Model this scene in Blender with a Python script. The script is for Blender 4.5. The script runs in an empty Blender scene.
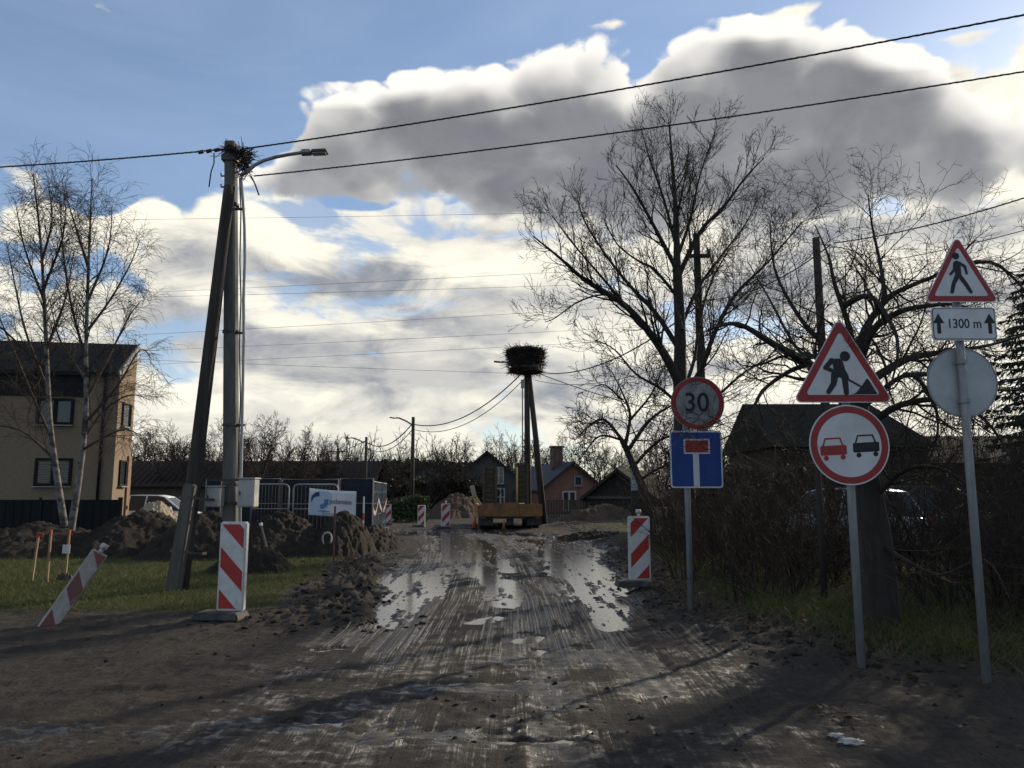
import bpy, bmesh, math, random
import numpy as np
from mathutils import Vector, Matrix, Euler
PI = math.pi
scene = bpy.context.scene
COL = scene.collection

# ------------------------------------------------------------------ camera
FPX = 780.0
PITCH = math.atan(108.0 / FPX)
CAM_H = 1.6
cam = bpy.data.cameras.new('camera')
cam.sensor_width = 36.0
cam.lens = 36.0 * FPX / 1024.0
cam.clip_start = 0.05
cam.clip_end = 3000.0
cam_o = bpy.data.objects.new('camera', cam)
COL.objects.link(cam_o)
cam_o.location = (0, 0, CAM_H)
cam_o.rotation_euler = (PI / 2 + PITCH, 0, 0)
scene.camera = cam_o


def ray(px, py):
    a, b = (px - 512.0) / FPX, (384.0 - py) / FPX
    c, s = math.cos(PITCH), math.sin(PITCH)
    return Vector((a, c - b * s, s + b * c))


def P(px, py, Y):
    """point seen at (px, py) of the photograph at depth Y"""
    d = ray(px, py)
    return Vector((0, 0, CAM_H)) + d * (Y / d.y)


def G(px, py, z=0.0):
    d = ray(px, py)
    return Vector((0, 0, CAM_H)) + d * ((z - CAM_H) / d.z)


def azel(px, py):
    d = ray(px, py).normalized()
    return math.atan2(d.x, d.y), math.asin(d.z)


# ------------------------------------------------------------------ sky, sun, exposure
SUN_AZ, SUN_EL = math.radians(41), math.radians(20)
SKY_STRENGTH = 0.10
scene.view_settings.view_transform = 'Standard'
scene.view_settings.look = 'None'
scene.view_settings.exposure = 0.2
scene.view_settings.gamma = 1.0
scene.view_settings.use_curve_mapping = False
scene.render.engine = 'CYCLES'
scene.cycles.use_denoising = True
scene.cycles.max_bounces = 6
scene.cycles.diffuse_bounces = 3
scene.cycles.glossy_bounces = 3
scene.cycles.transmission_bounces = 4
scene.cycles.transparent_max_bounces = 8

sun = bpy.data.lights.new('sun', 'SUN')
sun.energy = 3.9
sun.angle = math.radians(0.9)
sun.color = (1.0, 0.86, 0.66)
sun_o = bpy.data.objects.new('sun', sun)
COL.objects.link(sun_o)
sd = Vector((math.sin(SUN_AZ) * math.cos(SUN_EL), math.cos(SUN_AZ) * math.cos(SUN_EL), math.sin(SUN_EL)))
sun_o.rotation_euler = sd.to_track_quat('Z', 'Y').to_euler()
sun_o.location = sd * 50


class NT:
    """small helper for writing node trees"""
    def __init__(s, tree):
        s.t = tree

    def node(s, typ, **kw):
        n = s.t.nodes.new(typ)
        for k, v in kw.items():
            setattr(n, k, v)
        return n

    def put(s, sock, v):
        if hasattr(v, 'is_linked') or isinstance(v, bpy.types.NodeSocket):
            s.t.links.new(v, sock)
        else:
            sock.default_value = v

    def m(s, op, a, b=None, c=None, clamp=False):
        n = s.node('ShaderNodeMath', operation=op, use_clamp=clamp)
        s.put(n.inputs[0], a)
        if b is not None:
            s.put(n.inputs[1], b)
        if c is not None:
            s.put(n.inputs[2], c)
        return n.outputs[0]

    def sstep(s, v, lo, hi, to0=0.0, to1=1.0):
        n = s.node('ShaderNodeMapRange', interpolation_type='SMOOTHSTEP', clamp=True)
        s.put(n.inputs['Value'], v)
        s.put(n.inputs['From Min'], lo)
        s.put(n.inputs['From Max'], hi)
        s.put(n.inputs['To Min'], to0)
        s.put(n.inputs['To Max'], to1)
        return n.outputs['Result']

    def mix(s, f, a, b, blend='MIX'):
        n = s.node('ShaderNodeMix', data_type='RGBA', blend_type=blend)
        s.put(n.inputs[0], f)
        for sock, v in ((n.inputs[6], a), (n.inputs[7], b)):
            if isinstance(v, tuple) and len(v) == 3:
                v = v + (1.0,)
            s.put(sock, v)
        return n.outputs[2]

    def noise(s, vec, scale, detail=4.0, rough=0.55, dist=0.0, out='Fac'):
        n = s.node('ShaderNodeTexNoise')
        s.put(n.inputs['Vector'], vec)
        s.put(n.inputs['Scale'], scale)
        s.put(n.inputs['Detail'], detail)
        s.put(n.inputs['Roughness'], rough)
        s.put(n.inputs['Distortion'], dist)
        return n.outputs[out]

    def xyz(s, x, y, z):
        n = s.node('ShaderNodeCombineXYZ')
        for i, v in enumerate((x, y, z)):
            s.put(n.inputs[i], v)
        return n.outputs[0]

    def vm(s, op, a, b):
        n = s.node('ShaderNodeVectorMath', operation=op)
        s.put(n.inputs[0], a)
        s.put(n.inputs[1], b)
        return n.outputs[0]


# cloud lumps: (centre px, py, half width px, half height px)
BANK = [(262, 172, 60, 30), (305, 162, 62, 42), (352, 150, 66, 50), (430, 130, 80, 62), (505, 140, 70, 56), (575, 122, 80, 72), (640, 140, 90, 62),
        (700, 112, 80, 78), (770, 92, 80, 84), (835, 88, 80, 84), (895, 112, 70, 76), (945, 140, 56, 58),
        (600, 182, 240, 46), (820, 176, 220, 52)]
CUMULUS = [(215, 285, 75, 85), (290, 290, 90, 88), (345, 310, 100, 82), (250, 350, 130, 80), (420, 300, 110, 75), (500, 300, 120, 85),
           (620, 300, 160, 110), (520, 235, 120, 40), (410, 228, 120, 32), (290, 228, 90, 28), (180, 240, 50, 26), (700, 260, 200, 70), (880, 260, 160, 70), (760, 330, 160, 110), (350, 390, 330, 60), (650, 400, 260, 60), (940, 330, 160, 150), (165, 216, 38, 14),
           (45, 262, 42, 26), (100, 300, 50, 24), (20, 345, 50, 22), (300, 440, 330, 34), (800, 440, 300, 34), (1150, 300, 160, 170), (1000, 125, 66, 62), (1080, 130, 90, 80), (1180, 160, 120, 110)]
# blue openings kept free of cloud
CLEAR = [(60, 90, 260, 95), (290, 20, 190, 62), (560, -20, 260, 50), (90, 190, 50, 30), (1000, -30, 260, 60), (800, -14, 120, 26), (365, 205, 60, 10)]
# slate-grey undersides of the lower clouds
UNDER = [(300, 350, 190, 26), (430, 372, 190, 20), (190, 330, 80, 34), (330, 285, 80, 22), (215, 262, 70, 22), (560, 300, 60, 14),
         (600, 380, 120, 20), (460, 330, 120, 16), (330, 425, 130, 10), (520, 418, 140, 11), (760, 300, 120, 26), (950, 300, 90, 24),
         (900, 230, 200, 20), (650, 225, 170, 18), (60, 410, 90, 18)]


def ellipse(px, py, w, h):
    a, e = azel(px, py)
    a2, _ = azel(px + w, py)
    _, e2 = azel(px, py - h)
    return a, e, abs(a2 - a), abs(e2 - e)


def lump_field(q, az, el, lumps, soft):
    best = None
    for L in lumps:
        a, e, ra, re = ellipse(*L)
        da = q.m('MULTIPLY_ADD', az, 1.0 / ra, -a / ra)
        de = q.m('MULTIPLY_ADD', el, 1.0 / re, -e / re)
        r = q.m('SQRT', q.m('MULTIPLY_ADD', da, da, q.m('MULTIPLY', de, de)))
        b = q.m('MULTIPLY_ADD', r, -re / 0.08, re / 0.08)
        best = b if best is None else q.m('SMOOTH_MAX', best, b, soft)
    return best


def cloud_group(name, lumps, soft, scale, squash, off, amp, lowcov, detail, fine=True):
    g = bpy.data.node_groups.new(name, 'ShaderNodeTree')
    g.interface.new_socket('Vector', in_out='INPUT', socket_type='NodeSocketVector')
    g.interface.new_socket('Density', in_out='OUTPUT', socket_type='NodeSocketFloat')
    q = NT(g)
    gi, go = q.node('NodeGroupInput'), q.node('NodeGroupOutput')
    v = gi.outputs[0]
    sep = q.node('ShaderNodeSeparateXYZ')
    g.links.new(v, sep.inputs[0])
    az = q.m('ARCTAN2', sep.outputs[0], sep.outputs[1])
    el = q.m('ARCSINE', sep.outputs[2])
    best = lump_field(q, az, el, lumps, soft)
    nv = q.vm('ADD', q.vm('MULTIPLY', v, (1.0, 1.0, squash)), off)
    n1 = q.noise(nv, scale, detail, 0.64, 0.25)
    wv = q.vm('ADD', nv, q.vm('MULTIPLY', q.noise(nv, scale * 1.5, 2.0, 0.5, 0.0, 'Color'), (0.12, 0.12, 0.12)))
    vd = []
    for mul in ((1.5, 3.4) if fine else (1.5, 1.5)):
        vo = q.node('ShaderNodeTexVoronoi', feature='F1')
        q.put(vo.inputs['Vector'], wv)
        q.put(vo.inputs['Scale'], scale * mul)
        vd.append(vo.outputs['Distance'])
    puff = q.m('SUBTRACT', 0.78, q.m('MULTIPLY_ADD', vd[1], 0.45, vd[0]))
    low = q.m('SUBTRACT', q.noise(nv, scale * 0.3, 1.0, 0.5), lowcov)
    best = q.m('MAXIMUM', best, q.m('MULTIPLY', low, 3.0))
    best = q.m('SUBTRACT', best, q.m('MULTIPLY', q.m('MAXIMUM', lump_field(q, az, el, CLEAR, 0.05), 0.0), 2.2))
    best = q.m('MAXIMUM', q.m('MINIMUM', best, 1.1), -1.2)
    d = q.m('MULTIPLY_ADD', q.m('SUBTRACT', n1, 0.5), amp * 0.55, q.m('MULTIPLY_ADD', puff, amp * 0.5, q.m('ADD', best, 0.10)))
    g.links.new(d, go.inputs[0])
    return g


def build_world():
    w = bpy.data.worlds.new('World')
    scene.world = w
    w.use_nodes = True
    w.cycles.sampling_method = 'MANUAL'
    w.cycles.sample_map_resolution = 256
    t = w.node_tree
    t.nodes.clear()
    q = NT(t)
    out = q.node('ShaderNodeOutputWorld')
    tc = q.node('ShaderNodeTexCoord')
    v = tc.outputs['Generated']
    sky = q.node('ShaderNodeTexSky', sky_type='NISHITA')
    sky.sun_disc = False
    sky.sun_elevation = SUN_EL
    sky.sun_rotation = SUN_AZ
    sky.air_density, sky.dust_density, sky.ozone_density = 1.0, 0.4, 2.0
    K = 1.0 / SKY_STRENGTH

    def c(r, g, b, f=1.0):
        return (r * K * f, g * K * f, b * K * f, 1.0)

    sep = q.node('ShaderNodeSeparateXYZ')
    t.links.new(v, sep.inputs[0])
    az = q.m('ARCTAN2', sep.outputs[0], sep.outputs[1])
    el = q.m('ARCSINE', sep.outputs[2])
    blue = sky.outputs[0]
    # thin milky veil over the blue
    veil = q.m('MULTIPLY', q.noise(q.vm('MULTIPLY', v, (1.0, 1.0, 3.0)), 2.2, 5.0, 0.6, 0.6), 0.42)
    blue = q.mix(1.0, blue, (0.98, 1.06, 1.16, 1.0), 'MULTIPLY')
    blue = q.mix(veil, blue, c(0.56, 0.68, 0.86))

    sv = (sd.x * 0.022, sd.y * 0.022, 0.042)

    def inst(grp, vec):
        n = q.node('ShaderNodeGroup')
        n.node_tree = grp
        t.links.new(vec, n.inputs[0])
        return n.outputs[0]
    nv = q.node('ShaderNodeVectorMath', operation='NORMALIZE')
    t.links.new(q.vm('ADD', v, sv), nv.inputs[0])
    toward = nv.outputs[0]

    # lower clouds: cream where the light comes through, slate where they are deep
    low = cloud_group('low_clouds', CUMULUS, 0.15, 6.0, 1.7, (3.1, 1.7, 0.4), 1.25, 0.62, 9.0)
    lit, mid, dark = c(0.98, 0.93, 0.79), c(0.70, 0.68, 0.62), c(0.27, 0.29, 0.335)
    d0 = inst(low, v)
    st = q.noise(q.vm('MULTIPLY', v, (1.0, 1.0, 3.2)), 6.0, 8.0, 0.58, 0.5)
    under = lump_field(q, az, el, UNDER, 0.2)
    dk = q.m('ADD', q.m('MULTIPLY_ADD', q.m('SUBTRACT', st, 0.5), 2.2, 0.0), q.m('MULTIPLY', q.m('MAXIMUM', under, -0.24), 1.35))
    fine = q.noise(q.vm('MULTIPLY', v, (1.0, 1.0, 1.6)), 13.0, 6.0, 0.6, 0.4)
    dkf = q.sstep(q.m('MULTIPLY_ADD', q.m('SUBTRACT', fine, 0.5), 0.7, dk), -0.32, 0.36)
    edge0 = q.sstep(d0, 0.0, 0.42, 0.25, 1.0)
    col0 = q.mix(q.m('MULTIPLY', dkf, edge0), lit, dark)
    patch = q.sstep(q.noise(q.vm('ADD', q.vm('MULTIPLY', v, (1.0, 1.0, 2.0)), (5.0, 2.0, 9.0)), 7.5, 6.0, 0.6, 0.3), 0.38, 0.62)
    col0 = q.mix(q.m('MULTIPLY', patch, 0.6), col0, mid)
    # gaps with pale blue behind
    gap = q.sstep(q.noise(q.vm('ADD', q.vm('MULTIPLY', v, (1.0, 1.0, 2.6)), (1.0, 7.0, 3.0)), 5.5, 5.0, 0.55, 0.4), 0.57, 0.68, 1.0, 0.15)
    col = q.mix(q.m('MULTIPLY', q.sstep(d0, 0.0, 0.16), gap), blue, col0)

    # the grey bank, lit from behind along its top
    bank = cloud_group('cloud_bank', BANK, 0.08, 7.5, 1.3, (0.3, 8.2, 2.6), 1.15, 0.72, 9.0)
    bank_soft = cloud_group('cloud_bank_depth', BANK, 0.15, 7.5, 1.3, (0.3, 8.2, 2.6), 0.75, 0.72, 2.0, False)
    lit, mid, dark = c(0.93, 0.90, 0.84), c(0.36, 0.365, 0.38), c(0.165, 0.172, 0.195)
    d0, d1 = inst(bank, v), inst(bank_soft, toward)
    thin = q.m('POWER', q.sstep(d1, -0.22, 0.52, 1.0, 0.0), 1.5)
    pn = q.sstep(q.noise(q.vm('ADD', q.vm('MULTIPLY', v, (1.0, 1.0, 1.5)), (2.0, 3.0, 1.0)), 7.0, 7.0, 0.6, 0.4), 0.36, 0.66)
    body = q.mix(q.m('MULTIPLY', q.sstep(d0, 0.0, 0.5), q.m('MULTIPLY_ADD', pn, 0.6, 0.2)), mid, dark)
    body = q.mix(q.m('MULTIPLY', q.sstep(d0, 0.1, 0.8), 0.55), body, dark)
    colb = q.mix(thin, body, lit)
    soft_under = q.sstep(el, 0.26, 0.40, 0.45, 0.14)    # the base of the bank is ragged and thin
    na = q.node('ShaderNodeMapRange', interpolation_type='SMOOTHSTEP', clamp=True)
    q.put(na.inputs['Value'], d0)
    q.put(na.inputs['From Min'], 0.0)
    q.put(na.inputs['From Max'], soft_under)
    col = q.mix(na.outputs['Result'], col, colb)
    # pale air just above the horizon
    hz = q.sstep(el, 0.0, 0.14, 0.4, 0.0)
    col = q.mix(hz, col, c(0.74, 0.71, 0.62))
    bg = q.node('ShaderNodeBackground')
    t.links.new(col, bg.inputs[0])
    bg.inputs[1].default_value = SKY_STRENGTH
    t.links.new(bg.outputs[0], out.inputs[0])


build_world()
# ------------------------------------------------------------------ helpers
def tag(o, label=None, cat=None, group=None, kind=None):
    if label:
        o['label'] = label
    if cat:
        o['category'] = cat
    if group:
        o['group'] = group
    if kind:
        o['kind'] = kind
    return o


def empty(name, loc, rz=0.0, label=None, cat=None, group=None, kind=None):
    o = bpy.data.objects.new(name, None)
    o.empty_display_size = 0.2
    COL.objects.link(o)
    o.location = loc
    o.rotation_euler = (0, 0, rz)
    return tag(o, label, cat, group, kind)


def kids(o):
    return [c for c in COL.objects if c.parent == o]


def copy_tree(o, parent=None):
    children = [c for c in COL.objects if c.parent == o]
    c = o.copy()
    COL.objects.link(c)
    if parent is not None:
        c.parent = parent
    for ch in children:
        copy_tree(ch, c)
    return c


def link_mesh(name, me, mats, parent=None):
    if not isinstance(mats, (list, tuple)):
        mats = [mats]
    for m in mats:
        me.materials.append(m)
    o = bpy.data.objects.new(name, me)
    COL.objects.link(o)
    if parent is not None:
        o.parent = parent
    return o


def np_mesh(name, V, F, mats, parent=None, smooth=False):
    """mesh from arrays; F is (n,3) or (n,4), or a list of such arrays"""
    me = bpy.data.meshes.new(name)
    V = np.asarray(V, dtype=np.float32)
    Fs = F if isinstance(F, list) else [F]
    Fs = [np.asarray(f, dtype=np.int32) for f in Fs if len(f)]
    me.vertices.add(len(V))
    me.vertices.foreach_set('co', V.ravel())
    nl = sum(f.size for f in Fs)
    npoly = sum(len(f) for f in Fs)
    me.loops.add(nl)
    me.polygons.add(npoly)
    me.loops.foreach_set('vertex_index', np.concatenate([f.ravel() for f in Fs]))
    st, k = [], 0
    for f in Fs:
        n = f.shape[1]
        st.append(k + np.arange(len(f)) * n)
        k += f.size
    me.polygons.foreach_set('loop_start', np.concatenate(st).astype(np.int32))
    if smooth:
        me.polygons.foreach_set('use_smooth', np.ones(npoly, dtype=bool))
    me.update(calc_edges=True)
    return link_mesh(name, me, mats, parent)


class MB:
    """collects boxes, tubes and polygons into ONE mesh"""
    def __init__(s):
        s.v, s.f, s.mi = [], [], []
        s.cur = 0

    def add(s, vs, fs):
        b = len(s.v)
        s.v += [tuple(v) for v in vs]
        s.f += [tuple(b + i for i in f) for f in fs]
        s.mi += [s.cur] * len(fs)
        return s

    def box(s, c, size, rot=None, top=1.0):
        hx, hy, hz = [k / 2.0 for k in size]
        vs = []
        for z, k in ((-hz, 1.0), (hz, top)):
            for x, y in ((-hx, -hy), (hx, -hy), (hx, hy), (-hx, hy)):
                vs.append(Vector((x * k, y * k, z)))
        if rot is not None:
            R = Euler(rot).to_matrix() if not isinstance(rot, Matrix) else rot
            vs = [R @ v for v in vs]
        c = Vector(c)
        return s.add([v + c for v in vs], [(3, 2, 1, 0), (4, 5, 6, 7), (0, 1, 5, 4), (1, 2, 6, 5), (2, 3, 7, 6), (3, 0, 4, 7)])

    def tube(s, pts, rad, n=8, cap=True, flat=1.0):
        pts = [Vector(p) for p in pts]
        if not isinstance(rad, (list, tuple)):
            rad = [rad] * len(pts)
        vs, fs = [], []
        ref = None
        for i, p in enumerate(pts):
            t = (pts[min(i + 1, len(pts) - 1)] - pts[max(i - 1, 0)]).normalized()
            if ref is None:
                ref = t.cross(Vector((0, 0, 1)) if abs(t.z) < 0.9 else Vector((0, 1, 0))).normalized()
            ref = (ref - t * ref.dot(t)).normalized()
            bi = t.cross(ref)
            for k in range(n):
                a = 2 * PI * k / n + (PI / 4 if n == 4 else 0)
                vs.append(p + (ref * math.cos(a) + bi * math.sin(a) * flat) * rad[i])
        for i in range(len(pts) - 1):
            for k in range(n):
                k2 = (k + 1) % n
                fs.append((i * n + k, i * n + k2, (i + 1) * n + k2, (i + 1) * n + k))
        if cap:
            fs.append(tuple(range(n))[::-1])
            fs.append(tuple((len(pts) - 1) * n + k for k in range(n)))
        return s.add(vs, fs)

    def prism(s, poly, y0, y1):
        """polygon in the xz plane, given depth from y0 to y1"""
        n = len(poly)
        vs = [(x, y0, z) for x, z in poly] + [(x, y1, z) for x, z in poly]
        fs = [tuple(range(n)), tuple(range(2 * n - 1, n - 1, -1))]
        for k in range(n):
            k2 = (k + 1) % n
            fs.append((k, k + n, k2 + n, k2))
        return s.add(vs, fs)

    def sheet(s, poly, y):
        return s.add([(x, y, z) for x, z in poly], [tuple(range(len(poly)))])

    def ring(s, ri, ro, y, n=40, c=(0, 0)):
        vs, fs = [], []
        for k in range(n):
            a = 2 * PI * k / n
            vs.append((c[0] + ri * math.cos(a), y, c[1] + ri * math.sin(a)))
            vs.append((c[0] + ro * math.cos(a), y, c[1] + ro * math.sin(a)))
        for k in range(n):
            k2 = (k + 1) % n
            fs.append((2 * k, 2 * k + 1, 2 * k2 + 1, 2 * k2))
        return s.add(vs, fs)

    def build(s, name, mats, parent=None, smooth=False, bevel=0.0):
        me = bpy.data.meshes.new(name)
        me.from_pydata(s.v, [], s.f)
        if smooth:
            me.polygons.foreach_set('use_smooth', [True] * len(me.polygons))
        if isinstance(mats, (list, tuple)):
            me.polygons.foreach_set('material_index', s.mi)
        me.update()
        bm = bmesh.new()
        bm.from_mesh(me)
        bmesh.ops.recalc_face_normals(bm, faces=bm.faces)
        if bevel > 0:
            bmesh.ops.bevel(bm, geom=[e for e in bm.edges if len(e.link_faces) == 2 and e.calc_face_angle(0) > 0.5],
                            offset=bevel, segments=2, affect='EDGES', clamp_overlap=True)
        bm.to_mesh(me)
        bm.free()
        return link_mesh(name, me, mats, parent)


def circle(r, n=40, c=(0, 0)):
    return [(c[0] + r * math.cos(2 * PI * k / n), c[1] + r * math.sin(2 * PI * k / n)) for k in range(n)]


def round_poly(pts, r, n=6):
    """corner-rounded polygon (counter-clockwise list of 2-D points)"""
    out = []
    m = len(pts)
    for i in range(m):
        p0, p1, p2 = Vector(pts[i - 1]), Vector(pts[i]), Vector(pts[(i + 1) % m])
        a, b = (p0 - p1).normalized(), (p2 - p1).normalized()
        half = a.angle(b) / 2
        d = r / math.tan(half)
        s0, s1 = p1 + a * d, p1 + b * d
        c = p1 + (a + b).normalized() * (r / math.sin(half))
        a0 = math.atan2(s0.y - c.y, s0.x - c.x)
        a1 = math.atan2(s1.y - c.y, s1.x - c.x)
        da = (a1 - a0 + PI) % (2 * PI) - PI
        for k in range(n + 1):
            t = a0 + da * k / n
            out.append((c.x + r * math.cos(t), c.y + r * math.sin(t)))
    return out


def capsule(p, q, r0, r1=None, n=8):
    """thick stroke with round ends as a 2-D polygon"""
    r1 = r0 if r1 is None else r1
    p, q = Vector(p), Vector(q)
    d = (q - p).normalized()
    a = math.atan2(d.y, d.x)
    out = [(q.x + r1 * math.cos(a - PI / 2 + PI * k / n), q.y + r1 * math.sin(a - PI / 2 + PI * k / n)) for k in range(n + 1)]
    out += [(p.x + r0 * math.cos(a + PI / 2 + PI * k / n), p.y + r0 * math.sin(a + PI / 2 + PI * k / n)) for k in range(n + 1)]
    return out


def clip_poly(poly, f):
    """keep the side where f(p) >= 0 (f linear)"""
    out = []
    for i in range(len(poly)):
        p, q = poly[i - 1], poly[i]
        a, b = f(p), f(q)
        if (a >= 0) != (b >= 0):
            t = a / (a - b)
            out.append((p[0] + (q[0] - p[0]) * t, p[1] + (q[1] - p[1]) * t))
        if b >= 0:
            out.append(q)
    return out


def text_mesh(name, body, size, mat, parent, loc, rot=(PI / 2, 0, 0), bold=0.0, sx=1.0, depth=0.0006):
    cu = bpy.data.curves.new(name, 'FONT')
    cu.body = body
    cu.size = size
    cu.align_x, cu.align_y = 'CENTER', 'CENTER'
    cu.offset = bold
    cu.extrude = depth
    cu.resolution_u = 4
    o = bpy.data.objects.new(name, cu)
    COL.objects.link(o)
    dg = bpy.context.evaluated_depsgraph_get()
    me = bpy.data.meshes.new_from_object(o.evaluated_get(dg))
    bpy.data.objects.remove(o)
    me.materials.clear()
    o = link_mesh(name, me, mat, parent)
    o.location = loc
    o.rotation_euler = rot
    o.scale = (sx, 1, 1)
    return o


# ---- numpy noise
def _hash(ix, iy, seed):
    n = (ix.astype(np.int64) * 374761393 + iy.astype(np.int64) * 668265263 + seed * 1442695041) & 0xFFFFFFFF
    n = ((n ^ (n >> 13)) * 1274126177) & 0xFFFFFFFF
    return ((n ^ (n >> 16)) & 0xFFFF) / 65535.0


def vnoise(x, y, seed=0):
    ix, iy = np.floor(x), np.floor(y)
    fx, fy = x - ix, y - iy
    fx, fy = fx * fx * (3 - 2 * fx), fy * fy * (3 - 2 * fy)
    a, b = _hash(ix, iy, seed), _hash(ix + 1, iy, seed)
    c, d = _hash(ix, iy + 1, seed), _hash(ix + 1, iy + 1, seed)
    return (a + (b - a) * fx) * (1 - fy) + (c + (d - c) * fx) * fy - 0.5


def fbm(x, y, scale, octaves=4, seed=0, gain=0.5):
    s, a, t = 0.0, 1.0, 0.0
    for k in range(octaves):
        s = s + a * vnoise(x * scale + 17.3 * k, y * scale - 9.1 * k, seed + k)
        t += a
        a *= gain
        scale *= 2.03
    return s / t * 2.0        # about -1..1


def nstep(v, lo, hi):
    t = np.clip((v - lo) / (hi - lo), 0, 1)
    return t * t * (3 - 2 * t)


def polydist(x, y, pts):
    """distance to a polyline and the parameter along it (0..1)"""
    best = np.full(np.shape(x), 1e9)
    par = np.zeros(np.shape(x))
    side = np.zeros(np.shape(x))
    n = len(pts) - 1
    for i in range(n):
        ax, ay = pts[i][0], pts[i][1]
        bx, by = pts[i + 1][0], pts[i + 1][1]
        dx, dy = bx - ax, by - ay
        t = np.clip(((x - ax) * dx + (y - ay) * dy) / (dx * dx + dy * dy + 1e-9), 0, 1)
        ex, ey = x - ax - t * dx, y - ay - t * dy
        d = np.hypot(ex, ey)
        m = d < best
        best = np.where(m, d, best)
        par = np.where(m, (i + t) / n, par)
        side = np.where(m, np.sign(dx * ey - dy * ex), side)
    return best, par, side


# ---- materials
def new_mat(name):
    m = bpy.data.materials.new(name)
    m.use_nodes = True
    t = m.node_tree
    t.nodes.clear()
    q = NT(t)
    out = q.node('ShaderNodeOutputMaterial')
    b = q.node('ShaderNodeBsdfPrincipled')
    t.links.new(b.outputs[0], out.inputs[0])
    return m, q, b


def mat(name, col, rough=0.7, col2=None, scale=8.0, bump=0.0, bscale=None, metal=0.0, stretch=(1, 1, 1), spec=0.5, dirt=None, rvar=0.0, amount=1.0):
    m, q, b = new_mat(name)
    tc = q.node('ShaderNodeTexCoord')
    v = q.vm('MULTIPLY', tc.outputs['Object'], stretch)
    n = q.noise(v, scale, 6.0, 0.62, 0.2)
    f = q.sstep(n, 0.36, 0.66)
    c = q.mix(q.m('MULTIPLY', f, amount), col, col2 if col2 else tuple(k * 0.72 for k in col))
    if dirt:
        n2 = q.noise(v, scale * 0.37, 8.0, 0.7, 0.5)
        c = q.mix(q.sstep(n2, dirt[1], dirt[1] + 0.16), c, dirt[0])
    q.put(b.inputs['Base Color'], c)
    if rvar:
        q.put(b.inputs['Roughness'], q.m('MULTIPLY_ADD', n, rvar * 2, rough - rvar))
    else:
        b.inputs['Roughness'].default_value = rough
    b.inputs['Metallic'].default_value = metal
    b.inputs['Specular IOR Level'].default_value = spec
    if bump:
        bn = q.node('ShaderNodeBump')
        bn.inputs['Strength'].default_value = min(1.0, bump)
        bn.inputs['Distance'].default_value = 0.02
        q.put(bn.inputs['Height'], q.noise(v, bscale or scale * 4, 6.0, 0.65, 0.1))
        q.t.links.new(bn.outputs[0], b.inputs['Normal'])
    return m


def leaf_mat(name, col, col2, trans=0.25):
    m, q, b = new_mat(name)
    geo = q.node('ShaderNodeNewGeometry')
    c = q.mix(geo.outputs['Random Per Island'], col, col2)
    q.put(b.inputs['Base Color'], c)
    b.inputs['Roughness'].default_value = 0.7
    b.inputs['Specular IOR Level'].default_value = 0.3
    tr = q.node('ShaderNodeBsdfTranslucent')
    q.put(tr.inputs[0], c)
    mx = q.node('ShaderNodeMixShader')
    mx.inputs[0].default_value = trans
    out = [n for n in q.t.nodes if n.type == 'OUTPUT_MATERIAL'][0]
    q.t.links.new(b.outputs[0], mx.inputs[1])
    q.t.links.new(tr.outputs[0], mx.inputs[2])
    q.t.links.new(mx.outputs[0], out.inputs[0])
    return m


M = {}
M['bark'] = mat('dark_bark', (0.040, 0.034, 0.028), 0.95, (0.022, 0.019, 0.016), 14, 0.8, 40, stretch=(1, 1, 0.25))
M['twig'] = mat('twig_bark', (0.045, 0.035, 0.028), 0.9, (0.032, 0.025, 0.021), 5, spec=0.2)
M['brush'] = mat('brush_stems', (0.050, 0.037, 0.028), 0.95, (0.030, 0.024, 0.019), 3, spec=0.2)
M['birch'] = mat('birch_bark', (0.22, 0.20, 0.18), 0.9, (0.13, 0.118, 0.105), 7, 0.3, 30, dirt=((0.022, 0.02, 0.018), 0.44), stretch=(1, 1, 1.0))
M['birch_twig'] = mat('birch_twigs', (0.075, 0.055, 0.045), 0.9, (0.05, 0.038, 0.032), 4, spec=0.2)
M['pole_wood'] = mat('creosoted_wood', (0.050, 0.038, 0.030), 0.9, (0.022, 0.018, 0.016), 9, 0.7, 50, stretch=(1, 1, 0.06))
M['concrete'] = mat('pole_concrete', (0.14, 0.135, 0.12), 0.95, (0.095, 0.09, 0.08), 5, 0.5, 60, dirt=((0.07, 0.07, 0.055), 0.52), stretch=(1, 1, 0.25))
M['steel'] = mat('galvanised_steel', (0.24, 0.245, 0.25), 0.55, (0.18, 0.185, 0.19), 18, 0.1, 60, metal=0.25, dirt=((0.12, 0.11, 0.095), 0.62), stretch=(1, 1, 0.3))
M['dark_metal'] = mat('dark_metal', (0.045, 0.045, 0.045), 0.55, (0.07, 0.06, 0.05), 10, metal=0.3)
M['cable'] = mat('black_cable', (0.025, 0.025, 0.027), 0.55, (0.04, 0.04, 0.042), 2)
M['wire'] = mat('thin_wire', (0.10, 0.10, 0.11), 0.5, (0.08, 0.08, 0.09), 1)
M['cabinet'] = mat('grey_cabinet', (0.36, 0.36, 0.35), 0.6, (0.30, 0.30, 0.285), 6, 0.05, 40, dirt=((0.16, 0.145, 0.12), 0.62))
M['white_plastic'] = mat('white_plastic', (0.56, 0.56, 0.55), 0.55, (0.47, 0.47, 0.45), 7, 0.05, 40, dirt=((0.26, 0.225, 0.18), 0.53))
M['worn_white'] = mat('scuffed_white', (0.46, 0.43, 0.40), 0.65, (0.30, 0.27, 0.24), 5, 0.1, 40, dirt=((0.13, 0.105, 0.085), 0.48), stretch=(1, 1, 0.5))
M['sign_white'] = mat('sign_white', (0.56, 0.57, 0.58), 0.45, (0.47, 0.48, 0.48), 4, dirt=((0.30, 0.28, 0.25), 0.62), spec=0.4)
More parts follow.
